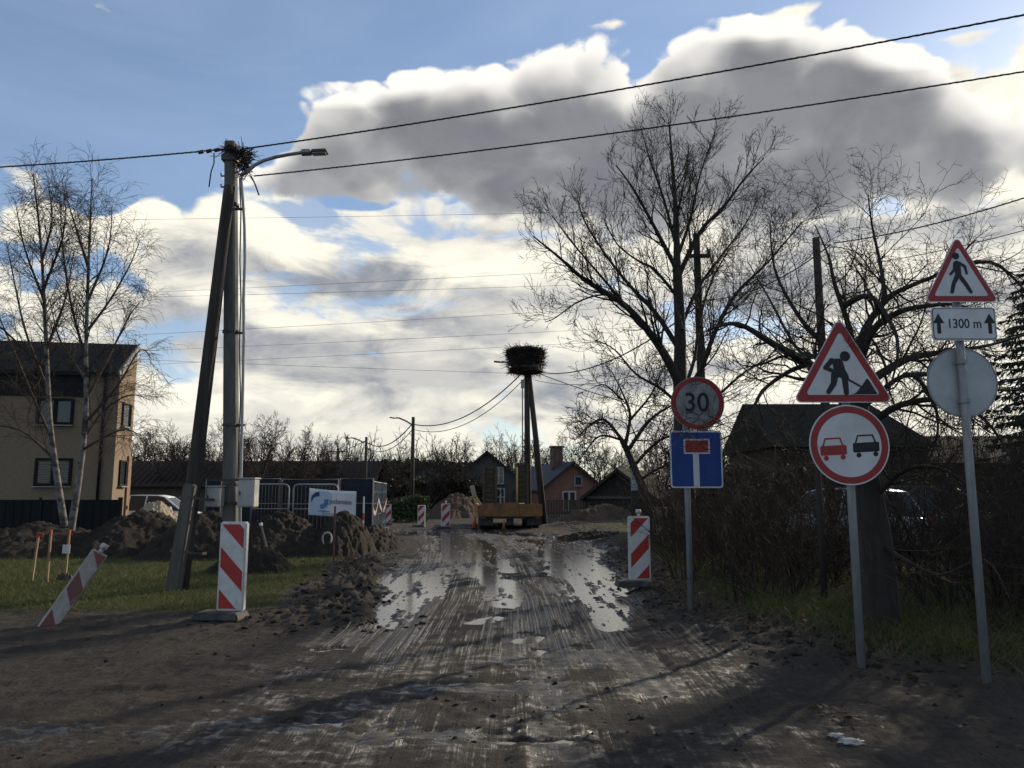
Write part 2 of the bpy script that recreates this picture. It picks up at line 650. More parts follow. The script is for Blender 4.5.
M['sign_red'] = mat('sign_red', (0.30, 0.020, 0.022), 0.45, (0.23, 0.020, 0.020), 6, dirt=((0.17, 0.05, 0.04), 0.68), spec=0.4)
M['stripe_red'] = mat('stripe_red', (0.38, 0.026, 0.02), 0.5, (0.30, 0.028, 0.022), 6, dirt=((0.20, 0.10, 0.075), 0.57), spec=0.4)
M['worn_red'] = mat('faded_red', (0.20, 0.06, 0.055), 0.7, (0.17, 0.08, 0.07), 7, dirt=((0.28, 0.23, 0.20), 0.50))
M['sign_blue'] = mat('sign_blue', (0.010, 0.045, 0.23), 0.45, (0.010, 0.038, 0.18), 4, dirt=((0.05, 0.07, 0.18), 0.7), spec=0.4)
M['sign_white_dirty_shaded'] = mat('sign_white_stained_shaded', (0.27, 0.275, 0.275), 0.6, (0.17, 0.17, 0.168), 7, dirt=((0.09, 0.085, 0.075), 0.52), spec=0.3)  # stains, plus the tall tree's shade put into the colour
M['sign_black'] = mat('sign_black', (0.012, 0.014, 0.02), 0.5, (0.02, 0.02, 0.026), 8, spec=0.3)
M['sign_back'] = mat('sign_back_grey', (0.40, 0.42, 0.43), 0.55, (0.33, 0.35, 0.36), 5, metal=0.2, dirt=((0.25, 0.24, 0.22), 0.64))
M['rubber'] = mat('dark_rubber', (0.03, 0.03, 0.03), 0.8, (0.07, 0.06, 0.05), 9, 0.4, 40, dirt=((0.11, 0.085, 0.065), 0.55))
M['stake'] = mat('raw_wood', (0.27, 0.18, 0.10), 0.85, (0.20, 0.135, 0.08), 10, 0.3, 40, stretch=(1, 1, 0.1))
M['stake_paint'] = mat('orange_paint', (0.36, 0.05, 0.03), 0.7, (0.26, 0.05, 0.03), 12)
M['soil'] = mat('heaped_soil', (0.032, 0.025, 0.0195), 0.97, (0.019, 0.0155, 0.0125), 3.2, 1.0, 12, dirt=((0.042, 0.034, 0.027), 0.6), spec=0.2)
M['clay'] = mat('reddish_soil', (0.085, 0.058, 0.040), 0.97, (0.055, 0.039, 0.028), 1.8, 1.0, 9, dirt=((0.115, 0.082, 0.055), 0.58), spec=0.2)
M['sand'] = mat('pale_sand', (0.36, 0.30, 0.21), 0.95, (0.28, 0.23, 0.16), 3, 0.5, 20)
# ------------------------------------------------------------------ the ground: one sheet to the horizon
WATER_Z = -0.014
# standing water: photographed outline -> (polyline of ground points, half width, depth)
def gp(*pts):
    return [tuple(G(*p))[:2] for p in pts]


PUDDLES = [
    (gp((560, 548), (585, 572), (602, 600), (612, 628)), [0.75, 0.55, 0.34, 0.16], 0.075),
    (gp((545, 540), (600, 553)), [0.9, 0.6], 0.06),
    (gp((437, 568), (415, 590), (400, 608), (388, 626)), [0.26, 0.36, 0.26, 0.16], 0.085),
    (gp((403, 573), (392, 585)), [0.28, 0.16], 0.06),
    (gp((452, 536), (458, 549), (470, 564), (484, 577)), [0.45, 0.5, 0.34, 0.26], 0.07),
    (gp((476, 540), (492, 556), (512, 572)), [0.34, 0.26, 0.18], 0.06),
    (gp((497, 580), (509, 592), (505, 606)), [0.30, 0.28, 0.18], 0.06),
    (gp((478, 622), (497, 616)), [0.13, 0.09], 0.05),
    (gp((524, 640), (536, 636)), [0.1, 0.07], 0.05),
    (gp((530, 655), (540, 650)), [0.07, 0.05], 0.045),
    (gp((318, 650), (338, 648)), [0.055, 0.06], 0.06),
    (gp((400, 531), (440, 534), (475, 533)), [0.5, 0.8, 0.5], 0.05),
    (gp((480, 530), (540, 536)), [0.7, 0.5], 0.045),
    (gp((350, 560), (385, 556)), [0.25, 0.3], 0.05),
    (gp((505, 742), (560, 741), (590, 743)), [0.03, 0.05, 0.03], 0.048),
    (gp((290, 724), (345, 722)), [0.028, 0.035], 0.046),
]
# sheen of wet, smeared mud (no standing water)
SHEEN = [
    (gp((420, 560), (405, 600), (380, 640)), 0.7), (gp((470, 545), (500, 580), (530, 620), (550, 660)), 0.8),
    (gp((545, 585), (575, 620), (625, 655), (660, 700)), 0.35), (gp((520, 600), (545, 650), (552, 715), (560, 768)), 0.35),
    (gp((330, 715), (420, 690), (520, 690)), 0.22), (gp((-60, 742), (120, 742), (300, 730), (400, 735)), 0.42),
    (gp((430, 740), (640, 735), (780, 745)), 0.25), (gp((380, 650), (450, 560)), 0.2), (gp((640, 640), (690, 660)), 0.15),
    (gp((420, 532), (520, 538), (600, 552)), 1.6),
]
TRACKS = [gp((497, 541), (541, 578), (569, 623), (623, 657), (657, 701), (676, 745)),
          gp((512, 541), (553, 578), (585, 623), (645, 657), (690, 701)),
          gp((468, 539), (474, 562), (504, 582), (534, 609), (548, 647), (552, 715), (556, 790)),
          gp((455, 540), (455, 575), (446, 612), (432, 653), (400, 715), (330, 790)),
          gp((428, 537), (432, 560), (415, 609), (370, 674), (290, 760)),
          gp((440, 537), (447, 575), (433, 612), (395, 674), (330, 760)),
          gp((520, 600), (520, 640), (505, 700), (480, 790)),
          gp((0, 700), (200, 690), (420, 735), (600, 740)), gp((0, 690), (200, 670), (400, 690), (640, 750)),
          gp((1024, 735), (860, 715), (760, 690), (690, 640)), gp((0, 655), (190, 640), (330, 625))]
BANK_L = [(-1.75, 9.5), (-2.05, 11.0), (-2.5, 13.5), (-3.0, 17.0), (-3.6, 20.5)]
VERGE = [(1.0, 4.0), (4.9, 5.7), (2.85, 7.3), (2.3, 9.2), (2.05, 11.6), (2.5, 17), (2.9, 24), (2.6, 33), (2.0, 60)]


def verge_x(y):
    return np.interp(y, [5.2, 6.2, 7.3, 9.2, 11.6, 17, 24, 33, 70], [7.0, 4.1, 2.95, 2.35, 2.1, 2.5, 2.9, 2.7, 0.0])


def road_c(y):
    return np.interp(y, [0, 12, 18, 25, 33, 40, 50, 70], [0, 0, -0.15, -0.7, -1.9, -3.4, -7.5, -19])


def ground_fields(x, y):
    x, y = np.asarray(x, float), np.asarray(y, float)
    near = 1 - nstep(np.hypot(x, y), 45, 90)
    rc = road_c(y)
    v = x - rc
    road = (1 - nstep(np.abs(v), 1.9, 2.9)) * (0.6 * nstep(y, 2.5, 4.0) + 0.4 * nstep(y, 6.5, 9.5))
    open_ = (1 - nstep(y, 8.0, 10.5))
    flat = np.maximum(road, open_ * 0.8)
    n1 = fbm(x, y, 0.8, 5, 3)
    n2 = fbm(x, y, 4.2, 4, 11, 0.6)
    n3 = fbm(x, y, 11.0, 3, 29, 0.6)
    streak = fbm(v * 1.0, y * 0.10, 5.0, 4, 51, 0.6)            # ruts running along the road
    fine = fbm(v * 1.0, y * 0.07, 17.0, 3, 57, 0.65)
    rdg = 1 - np.abs(fbm(x, y, 6.5, 3, 61, 0.6)) * 2.2          # cloddy crests
    n4 = fbm(x, y, 24.0, 2, 67, 0.6)
    h = 0.001 + (0.07 * n1 + 0.038 * n2 + 0.024 * n3 + 0.018 * rdg + 0.012 * n4) * (1 - 0.92 * flat)
    h = h + road * (0.012 * streak + 0.006 * fine + 0.0015 * n3 + 0.002 * n2 + 0.0015 * n4)
    swirl = fbm(x * 0.35, y * 1.1, 3.4, 4, 77, 0.55)
    h = h + open_ * (1 - road) * (0.016 * swirl + 0.008 * n2 + 0.008 * n3 + 0.007 * n4)
    h = h + 0.004 + 0.035 * (1 - flat)
    # tyre tracks
    tr = np.zeros_like(h)
    for k, t in enumerate(TRACKS):
        d, s, sd_ = polydist(x, y, t)
        L = sum(math.hypot(t[i + 1][0] - t[i][0], t[i + 1][1] - t[i][1]) for i in range(len(t) - 1))
        w = 0.15 if k < 7 else 0.13
        band = (1 - nstep(d, w * 0.7, w * 1.15))
        lip = np.exp(-((d - w * 1.45) / 0.06) ** 2)
        tread = np.sin(s * L * 2 * PI / 0.11 + sd_ * d * 18) * np.exp(-np.maximum(d - w, 0) * 40)
        k_ = 0.6 + 0.4 * vnoise(x * 0.7, y * 0.7, 5 + k)
        h = h + k_ * (-0.014 * band + 0.009 * lip + 0.004 * tread * band)
        tr = np.maximum(tr, band * k_)
    # thrown-up bank of clods along the left of the road
    d, s, sd_ = polydist(x, y, BANK_L)
    left = sd_ > 0
    ends = nstep(s, 0.0, 0.12) * (1 - nstep(s, 0.8, 1.0) * 0.6)
    prof = np.where(left, np.exp(-(d / 0.75) ** 2), np.exp(-(d / 0.16) ** 2))
    bank = prof * ends
    h = h + bank * (0.06 + 0.10 * n2 + 0.06 * n1 + 0.08 * n3 + 0.07 * rdg + 0.02 * n4)
    # verge on the right
    vx = verge_x(y) + 0.25 * n1
    vr = nstep(x - vx, -0.1, 1.1) * nstep(y, 5.0, 5.8)
    h = h + vr * (0.16 + 0.03 * n1)
    d_edge = np.abs(x - vx)
    h = h + np.exp(-(d_edge / 0.35) ** 2) * nstep(y, 5, 6.5) * (0.06 + 0.07 * n2) * near
    # grass strip on the left
    gl = nstep(y + 0.5 * n1, 10.2, 10.9) * (1 - nstep(x + 0.35 * n1 - (-3.35 - 0.06 * (y - 11)), -0.35, 0.25)) * (1 - nstep(y, 24, 30))
    h = h * (1 - gl * 0.85) + gl * 0.07
    # standing water
    pd = np.zeros_like(h)
    rag = 1 + 0.55 * fbm(v, y * 0.45, 2.6, 4, 91, 0.6) + 0.3 * n3 + 0.25 * fine
    for pts, ws, dep in PUDDLES:
        ps = np.asarray(pts)
        ok = (x > ps[:, 0].min() - 2.5) & (x < ps[:, 0].max() + 2.5) & (y > ps[:, 1].min() - 4) & (y < ps[:, 1].max() + 4)
        if not np.any(ok):
            continue
        d, s, _ = polydist(x, y, pts)
        w = np.interp(s, np.linspace(0, 1, len(ws)), ws) * rag * 1.25
        pd = np.maximum(pd, np.where(ok, 1 - nstep(d, w * 0.7, w * 1.2 + 0.03), 0))
    h = h * (1 - pd) + pd * (-0.034 + 0.050 * fine + 0.035 * n3 + 0.045 * streak + 0.02 * n4)
    h = np.where(pd < 0.05, np.maximum(h, WATER_Z + 0.006), h)
    h = h * near - 0.0 * (1 - near)
    # wetness of the mud
    wet = 0.52 * road + 0.2 * open_ * nstep(x, -4.5, -1.5)
    for pts, w0 in SHEEN:
        d, s, _ = polydist(x, y, pts)
        wet = np.maximum(wet, (1 - nstep(d, w0 * 0.3, w0 * 1.5)) * 0.95)
    wet = wet * nstep((0.45 * streak + 0.55 * fine) * road + 0.6 * swirl * open_ + 0.3 * n2 + 0.25 * tr, -0.5, 0.42)
    wet = np.maximum(wet, nstep(pd, 0.03, 0.3))
    wet = np.clip(wet * (1 - vr) * (1 - gl) * (1 - np.clip(bank * 1.5, 0, 1)), 0, 1)
    far_green = (1 - near) * 0.7
    green = np.clip(np.maximum(gl, vr * nstep(n1 + 0.5 * n2, -0.55, 0.35) * 0.85 * nstep(x - vx, 0.15, 0.9)), 0, 1)
    green = np.maximum(green, far_green)
    return h, wet, green, gl, vr, v, road


def gz(x, y):
    return float(ground_fields(np.array([x]), np.array([y]))[0][0])


def GH(px, py):
    """ground point seen at (px, py)"""
    d, o = ray(px, py), Vector((0, 0, CAM_H))
    ys = np.arange(4.2, 70, 0.02)
    t = ys / d.y
    xs, zs = d.x * t, CAM_H + d.z * t
    h = ground_fields(xs, ys)[0]
    below = np.nonzero(zs < h)[0]
    i = below[0] if len(below) else -1
    return Vector((xs[i], ys[i], h[i]))


def spaced(lo, hi, d0, g):
    out = [lo]
    d = d0
    while out[-1] < hi:
        out.append(out[-1] + d)
        d *= g
    return out


def mud_material():
    m, q, b = new_mat('wet_mud')
    tc = q.node('ShaderNodeTexCoord')
    v = tc.outputs['Object']
    wet = q.node('ShaderNodeAttribute', attribute_name='wet').outputs['Fac']
    grn = q.node('ShaderNodeAttribute', attribute_name='green').outputs['Fac']
    n1 = q.noise(v, 1.1, 8.0, 0.65, 0.3)
    n2 = q.noise(v, 9.0, 8.0, 0.7, 0.2)
    n3 = q.noise(v, 60.0, 4.0, 0.7)
    dry = q.mix(q.sstep(n1, 0.36, 0.64), (0.080, 0.065, 0.052), (0.052, 0.043, 0.036))
    dry = q.mix(q.m('MULTIPLY', q.sstep(n2, 0.46, 0.68), 0.7), dry, (0.108, 0.090, 0.074))
    dry = q.mix(q.m('MULTIPLY', q.sstep(n3, 0.52, 0.72), 0.5), dry, (0.030, 0.024, 0.019))
    wetc = q.mix(q.sstep(n2, 0.4, 0.62), (0.038, 0.033, 0.029), (0.024, 0.021, 0.019))
    across = q.node('ShaderNodeAttribute', attribute_name='across').outputs['Fac']
    road = q.node('ShaderNodeAttribute', attribute_name='road').outputs['Fac']
    sp = q.node('ShaderNodeSeparateXYZ')
    q.t.links.new(v, sp.inputs[0])
    lines = q.noise(q.xyz(q.m('MULTIPLY', across, 26.0), q.m('MULTIPLY', sp.outputs[1], 0.45), 0.0), 1.0, 6.0, 0.68, 0.3)
    patchy = q.mix(road, n2, lines)
    w2 = q.sstep(q.m('MULTIPLY_ADD', q.m('SUBTRACT', patchy, 0.5), 2.1, wet), 0.20, 0.72)
    film = q.sstep(q.noise(q.xyz(q.m('MULTIPLY', across, 44.0), q.m('MULTIPLY', sp.outputs[1], 0.28), 3.0), 1.0, 5.0, 0.7, 0.2), 0.44, 0.62)
    spotty = q.sstep(q.noise(q.vm('MULTIPLY', v, (3.0, 6.0, 1.0)), 1.6, 7.0, 0.62, 0.5), 0.44, 0.62)
    film = q.mix(q.sstep(road, 0.62, 0.95), spotty, film)
    film = q.m('MULTIPLY', w2, q.m('MULTIPLY_ADD', film, 0.68, 0.26))
    dry = q.mix(q.m('MULTIPLY', q.sstep(lines, 0.40, 0.60), 0.55), dry, (0.040, 0.034, 0.029))
    dry = q.mix(q.m('MULTIPLY', road, 0.7), dry, q.mix(q.sstep(lines, 0.38, 0.62), (0.048, 0.044, 0.042), (0.026, 0.024, 0.023)))
    c = q.mix(w2, dry, wetc)
    gcol = q.mix(q.sstep(n2, 0.42, 0.6), (0.062, 0.072, 0.022), (0.075, 0.06, 0.034))
    c = q.mix(grn, c, gcol)
    q.put(b.inputs['Base Color'], c)
    r = q.m('MULTIPLY_ADD', film, -0.72, 0.92)
    r = q.m('ADD', r, q.m('MULTIPLY', q.m('SUBTRACT', n3, 0.5), 0.3))
    q.put(b.inputs['Roughness'], q.m('MAXIMUM', r, 0.14))
    q.put(b.inputs['Specular IOR Level'], q.m('MULTIPLY_ADD', film, 0.75, 0.12))
    bp = q.node('ShaderNodeBump')
    bp.inputs['Distance'].default_value = 0.03
    bp.inputs['Strength'].default_value = 1.0
    hgt = q.m('ADD', q.m('MULTIPLY', q.noise(v, 16.0, 9.0, 0.74), 1.3), q.m('MULTIPLY', n3, 0.35))
    hgt = q.m('ADD', hgt, q.m('MULTIPLY', q.m('MULTIPLY', lines, road), 0.8))
    q.put(bp.inputs['Height'], q.m('MULTIPLY', hgt, q.m('MULTIPLY_ADD', w2, -0.72, 1.0)))
    q.t.links.new(bp.outputs[0], b.inputs['Normal'])
    return m


def build_ground():
    xin = list(np.arange(-5.0, 4.6, 0.034))
    right = spaced(4.6, 900, 0.045, 1.045)
    left = [-k for k in spaced(5.0, 900, 0.045, 1.045)][::-1]
    xs = np.array(left + xin[1:] + right)
    ys = [3.9]
    while ys[-1] < 48:
        ys.append(ys[-1] + max(0.02, 0.0052 * ys[-1]))
    ys = [-k for k in spaced(-3.8, 900, 0.3, 1.2)][::-1] + ys + spaced(ys[-1] + 0.4, 1500, 0.5, 1.12)
    ys = np.array(ys)
    X, Y = np.meshgrid(xs, ys)
    h, wet, green, gl, vr, vv, road = ground_fields(X, Y)
    nx, ny = len(xs), len(ys)
    V = np.stack([X.ravel(), Y.ravel(), h.ravel()], 1)
    i = np.arange(nx * ny).reshape(ny, nx)
    F = np.stack([i[:-1, :-1].ravel(), i[:-1, 1:].ravel(), i[1:, 1:].ravel(), i[1:, :-1].ravel()], 1)
    o = np_mesh('ground', V, F, mud_material(), smooth=True)
    for nm, arr in (('wet', wet), ('green', green), ('across', vv), ('road', road)):
        a = o.data.attributes.new(nm, 'FLOAT', 'POINT')
        a.data.foreach_set('value', arr.ravel().astype(np.float32))
    tag(o, 'churned brown mud and soil of the unpaved road and its edges', kind='structure')
    # water lying in the hollows
    m, q, b = new_mat('muddy_water')
    b.inputs['Base Color'].default_value = (0.035, 0.028, 0.022, 1)
    b.inputs['Roughness'].default_value = 0.11
    b.inputs['IOR'].default_value = 1.9
    tc = q.node('ShaderNodeTexCoord')
    bp = q.node('ShaderNodeBump')
    bp.inputs['Strength'].default_value = 0.22
    bp.inputs['Distance'].default_value = 0.01
    q.put(bp.inputs['Height'], q.noise(tc.outputs['Object'], 9.0, 4.0))
    q.t.links.new(bp.outputs[0], b.inputs['Normal'])
    wb = MB()
    wb.add([(-9, 3.5, WATER_Z), (9, 3.5, WATER_Z), (9, 40, WATER_Z), (-9, 40, WATER_Z)], [(0, 1, 2, 3)])
    tag(wb.build('water', m), 'rain water standing in the ruts of the mud road', kind='structure')


build_ground()

rng = np.random.default_rng(7)


def blades(name, xy, hgt, wid, lean, mats, label, seed):
    """many curved grass blades as one mesh"""
    r = np.random.default_rng(seed)
    n = len(xy)
    z = ground_fields(xy[:, 0], xy[:, 1])[0]
    a = r.uniform(0, 2 * PI, n)
    H = hgt * r.uniform(0.45, 1.3, n)
    W = wid * r.uniform(0.6, 1.3, n)
    ln = lean * r.uniform(0.2, 1.4, n) * H
    la = r.uniform(0, 2 * PI, n)
    base = np.stack([xy[:, 0], xy[:, 1], z - 0.01], 1)
    sx, sy = np.cos(a) * W / 2, np.sin(a) * W / 2
    mid = base + np.stack([np.cos(la) * ln * 0.35, np.sin(la) * ln * 0.35, H * 0.6], 1)
    tip = base + np.stack([np.cos(la) * ln, np.sin(la) * ln, H], 1)
    side = np.stack([sx, sy, np.zeros(n)], 1)
    V = np.stack([base - side, base + side, mid + side * 0.7, mid - side * 0.7, tip], 1).reshape(-1, 3)
    k = np.arange(n)[:, None] * 5
    Q = k + np.array([[0, 1, 2, 3]])
    T = k + np.array([[3, 2, 4]])
    o = np_mesh(name, V, [Q, T], mats)
    return tag(o, label, kind='stuff')


M['grass'] = leaf_mat('green_grass', (0.050, 0.075, 0.018), (0.105, 0.115, 0.035), 0.3)
M['dry_grass'] = leaf_mat('dry_grass', (0.075, 0.072, 0.028), (0.17, 0.13, 0.07), 0.3)
M['dead_leaf'] = leaf_mat('dead_leaves', (0.085, 0.05, 0.028), (0.04, 0.03, 0.022), 0.15)


def pick(n, x0, x1, y0, y1, fld, thr=0.5, seed=1):
    r = np.random.default_rng(seed)
    y = y0 * (y1 / y0) ** r.random(n)
    x = r.uniform(x0, x1, n)
    f = ground_fields(x, y)
    keep = f[fld] > thr + 0.35 * fbm(x, y, 1.3, 3, 5)
    return np.stack([x, y], 1)[keep]


def build_grass():
    xy = pick(85000, -16, -3.0, 10.0, 25, 3, 0.42, 3)
    blades('grass', xy, 0.075, 0.009, 0.9, M['grass'], 'short green grass of the strip beside the utility pole', 4)
    xy = pick(90000, 2.0, 13, 5.6, 24, 2, 0.36, 5)
    xy = xy[xy[:, 0] > verge_x(xy[:, 1])]
    blades('verge_grass', xy, 0.14, 0.009, 1.1, M['grass'], 'rough green grass under the thicket by the road', 6)
    xy = pick(16000, 1.9, 12, 5.6, 24, 4, 0.25, 8)
    blades('dry_verge_grass', xy, 0.17, 0.008, 1.5, M['dry_grass'], 'dry yellowed grass stems along the road verge', 9)
    xy = pick(15000, -16, -2.6, 9.9, 25, 3, 0.22, 18)
    blades('dry_grass', xy, 0.085, 0.008, 1.8, M['dry_grass'], 'flattened yellow stems among the green grass at the left', 19)
    # dead leaves and bits lying on the verge
    r = np.random.default_rng(12)
    xy = pick(16000, 1.9, 12, 5.4, 22, 4, 0.15, 13)
    n = len(xy)
    z = ground_fields(xy[:, 0], xy[:, 1])[0] + r.uniform(0.005, 0.04, n)
    c = np.stack([xy[:, 0], xy[:, 1], z], 1)
    u = r.normal(size=(n, 3)); u[:, 2] *= 0.4
    u /= np.linalg.norm(u, axis=1)[:, None]
    w = np.cross(u, r.normal(size=(n, 3)) * [0.3, 0.3, 1]); w /= np.linalg.norm(w, axis=1)[:, None]
    s = r.uniform(0.015, 0.04, n)[:, None]
    V = np.stack([c - u * s, c + w * s * 0.6, c + u * s, c - w * s * 0.6], 1).reshape(-1, 3)
    F = np.arange(n)[:, None] * 4 + np.arange(4)[None]
    tag(np_mesh('leaf_litter', V, F, M['dead_leaf']), 'brown dead leaves scattered under the roadside thicket', kind='stuff')


build_grass()


# ---- clods of mud
def ico(sub):
    bm = bmesh.new()
    bmesh.ops.create_icosphere(bm, subdivisions=sub, radius=1.0)
    v = np.array([p.co[:] for p in bm.verts]); f = np.array([[q.index for q in p.verts] for p in bm.faces])
    bm.free()
    return v, f


def lumps(name, xy, size, mats, label, seed, sub=1, squash=0.6, sink=0.42):
    r = np.random.default_rng(seed)
    v0, f0 = ico(sub)
    n, k = len(xy), len(v0)
    s = size * (0.35 + 1.2 * r.random(n) ** 2.2)
    z = ground_fields(xy[:, 0], xy[:, 1])[0]
    V = np.repeat(v0[None], n, 0) * (1 + 0.30 * r.normal(size=(n, k, 1)).clip(-1.6, 1.6))
    V = V * (s[:, None, None] * r.uniform(0.6, 1.3, (n, 1, 3)))
    V[:, :, 2] *= squash
    V += np.stack([xy[:, 0], xy[:, 1], z + s * squash * (1 - 2 * sink) * 0.5], 1)[:, None]
    F = np.arange(n)[:, None, None] * k + f0[None]
    return tag(np_mesh(name, V.reshape(-1, 3), F.reshape(-1, 3), mats), label, kind='stuff')


def build_clods():
    r = np.random.default_rng(31)
    # along the left bank
    n = 520
    t = r.random(n)
    ps = np.array(BANK_L)
    k = np.minimum((t * (len(ps) - 1)).astype(int), len(ps) - 2)
    f = t * (len(ps) - 1) - k
    c = ps[k] * (1 - f[:, None]) + ps[k + 1] * f[:, None]
    off = r.normal(size=n) * 0.45 - 0.35
    xy = np.stack([c[:, 0] + off, c[:, 1] + r.normal(size=n) * 0.3], 1)
    lumps('bank_clods', xy, 0.034, M['soil'], 'lumps of dug mud along the left edge of the road', 32, 2)
    # right verge edge
    n = 520
    y = 5.6 * (22 / 5.6) ** r.random(n)
    xy = np.stack([verge_x(y) + r.normal(size=n) * 0.35 + 0.05, y], 1)
    lumps('verge_clods', xy, 0.030, M['soil'], 'lumps of mud pushed up along the right verge', 33, 2)
    # loose on the open mud at the left and in front
    n = 1600
    y = 4.4 * (12 / 4.4) ** r.random(n)
    xy = np.stack([r.uniform(-1, 1, n) * (y * 0.75) - 0.4, y], 1)
    keep = (np.abs(xy[:, 0]) > 2.2 * (xy[:, 1] > 7.5)) & (fbm(xy[:, 0], xy[:, 1], 0.9, 3, 44) > 0.02)
    lumps('loose_clods', xy[keep][::2], 0.02, M['soil'], 'small lumps of mud lying on the churned ground', 34, 1)


build_clods()
# ------------------------------------------------------------------ bare trees and brush
def tubes_mesh(name, branches, mats, parent, sides=4):
    """branches: list of (points (n,3), radii (n,)) -> one mesh of tapered tubes"""
    VS, QS = [], []
    base = 0
    by_len = {}
    for p, r in branches:
        by_len.setdefault(len(p), []).append((p, r))
    for n, lst in by_len.items():
        Pn = np.array([b[0] for b in lst], float)          # m,n,3
        R = np.array([b[1] for b in lst], float)           # m,n
        T = np.empty_like(Pn)
        T[:, 1:-1] = Pn[:, 2:] - Pn[:, :-2]
        T[:, 0] = Pn[:, 1] - Pn[:, 0]
        T[:, -1] = Pn[:, -1] - Pn[:, -2]
        T /= np.linalg.norm(T, axis=2, keepdims=True) + 1e-9
        mean = Pn[:, -1] - Pn[:, 0]
        mean /= np.linalg.norm(mean, axis=1, keepdims=True) + 1e-9
        ref = np.where(np.abs(mean[:, 2:3]) < 0.8, np.array([[0, 0, 1.0]]), np.array([[1.0, 0.2, 0]]))[:, None]
        U = np.cross(T, np.broadcast_to(ref, T.shape))
        U /= np.linalg.norm(U, axis=2, keepdims=True) + 1e-9
        W = np.cross(T, U)
        a = 2 * PI * np.arange(sides) / sides
        ring = Pn[:, :, None] + R[:, :, None, None] * (U[:, :, None] * np.cos(a)[None, None, :, None] + W[:, :, None] * np.sin(a)[None, None, :, None])
        m = len(lst)
        VS.append(ring.reshape(-1, 3))
        idx = base + np.arange(m * n * sides).reshape(m, n, sides)
        nxt = np.roll(idx, -1, axis=2)
        QS.append(np.stack([idx[:, :-1], nxt[:, :-1], nxt[:, 1:], idx[:, 1:]], -1).reshape(-1, 4))
        base += m * n * sides
    return np_mesh(name, np.concatenate(VS), np.concatenate(QS), mats, parent, smooth=True)


def unit(v):
    return v / (np.linalg.norm(v) + 1e-9)


def wander(r, p, d, L, k, wig, trop):
    pts = [p]
    for _ in range(k):
        d = unit(d + r.normal(size=3) * wig + np.array([0, 0, trop]))
        pts.append(pts[-1] + d * (L / k))
    return np.array(pts)


def sprout(r, pts, rad, lev, prm, out):
    """children along a branch, recursively"""
    if lev >= len(prm['n']):
        return
    seg = np.linalg.norm(np.diff(pts, axis=0), axis=1)
    L = seg.sum()
    cum = np.concatenate([[0], np.cumsum(seg)]) / L
    n = max(1, int(round(prm['n'][lev] * L * r.uniform(0.8, 1.2)))) if prm.get('density') else prm['n'][lev]
    t0 = prm['start'][lev]
    for j in range(n):
        t = t0 + (1 - t0) * (j + r.random()) / n
        t = min(t, 0.995)
        i = min(int(np.searchsorted(cum, t)) - 1, len(pts) - 2)
        i = max(i, 0)
        f = (t - cum[i]) / (cum[i + 1] - cum[i] + 1e-9)
        p = pts[i] * (1 - f) + pts[i + 1] * f
        d = unit(pts[i + 1] - pts[i])
        side = unit(np.cross(d, r.normal(size=3)))
        if prm.get('flat') is not None:                   # keep sprays from all lying in one line
            side = unit(side * np.array([1, prm['flat'], 1]))
        ang = math.radians(prm['ang'][lev] * r.uniform(0.65, 1.3))
        nd = unit(d * math.cos(ang) + side * math.sin(ang))
        ln = prm['len'][lev] * r.uniform(0.55, 1.25) * (1.0 - prm.get('shrink', 0.45) * t)
        if not prm.get('abs'):
            ln *= L
        k = prm['seg'][lev]
        q = wander(r, p, nd, ln, k, prm['wig'][lev], prm['trop'][lev])
        r0 = max(prm['minr'], min((rad[i] * (1 - f) + rad[i + 1] * f) * prm['rr'][lev], rad[0]))
        rr = np.linspace(r0, max(prm['minr'] * 0.6, r0 * 0.3), k + 1)
        out[min(lev, len(out) - 1)].append((q, rr))
        sprout(r, q, rr, lev + 1, prm, out)


def limb_pts(pix, Y0, dY, r0, r1, sub=4):
    """a limb traced through photographed points, bulging in depth"""
    n = len(pix)
    c = []
    for i, (px, py) in enumerate(pix):
        t = i / (n - 1)
        c.append(np.array(P(px, py, Y0 + dY * t)))
    # smooth
    out = []
    for i in range(n - 1):
        p0, p1, p2, p3 = c[max(i - 1, 0)], c[i], c[i + 1], c[min(i + 2, n - 1)]
        for k in range(sub):
            t = k / sub
            out.append(0.5 * ((2 * p1) + (-p0 + p2) * t + (2 * p0 - 5 * p1 + 4 * p2 - p3) * t * t + (-p0 + 3 * p1 - 3 * p2 + p3) * t ** 3))
    out.append(c[-1])
    out = np.array(out)
    s = np.linspace(0, 1, len(out)) ** 0.8
    return out, r0 * (1 - s) + r1 * s


def to_origin(branches, org):
    return [(p - org, r) for p, r in branches]


def tree_from(name, label, trunk, limbs, prm, seed, bark, twig, group=None, cat='tree', sides=7):
    """trunk, limbs: lists of (points, radii); children become crown"""
    r = np.random.default_rng(seed)
    org = trunk[0][0][0].copy()
    org[2] = gz(org[0], org[1]) - 0.05
    lv = [[] for _ in range(len(prm['n']))]
    for p, rd in limbs:
        sprout(r, p, rd, 0, prm, lv)
    root = empty(name, tuple(org), 0, label, cat, group)
    tubes_mesh('trunk', to_origin(trunk + limbs, org), bark, root, sides)
    tw = [b for l in lv for b in l]
    tubes_mesh('crown', to_origin(tw, org), twig, root, 3)
    return root


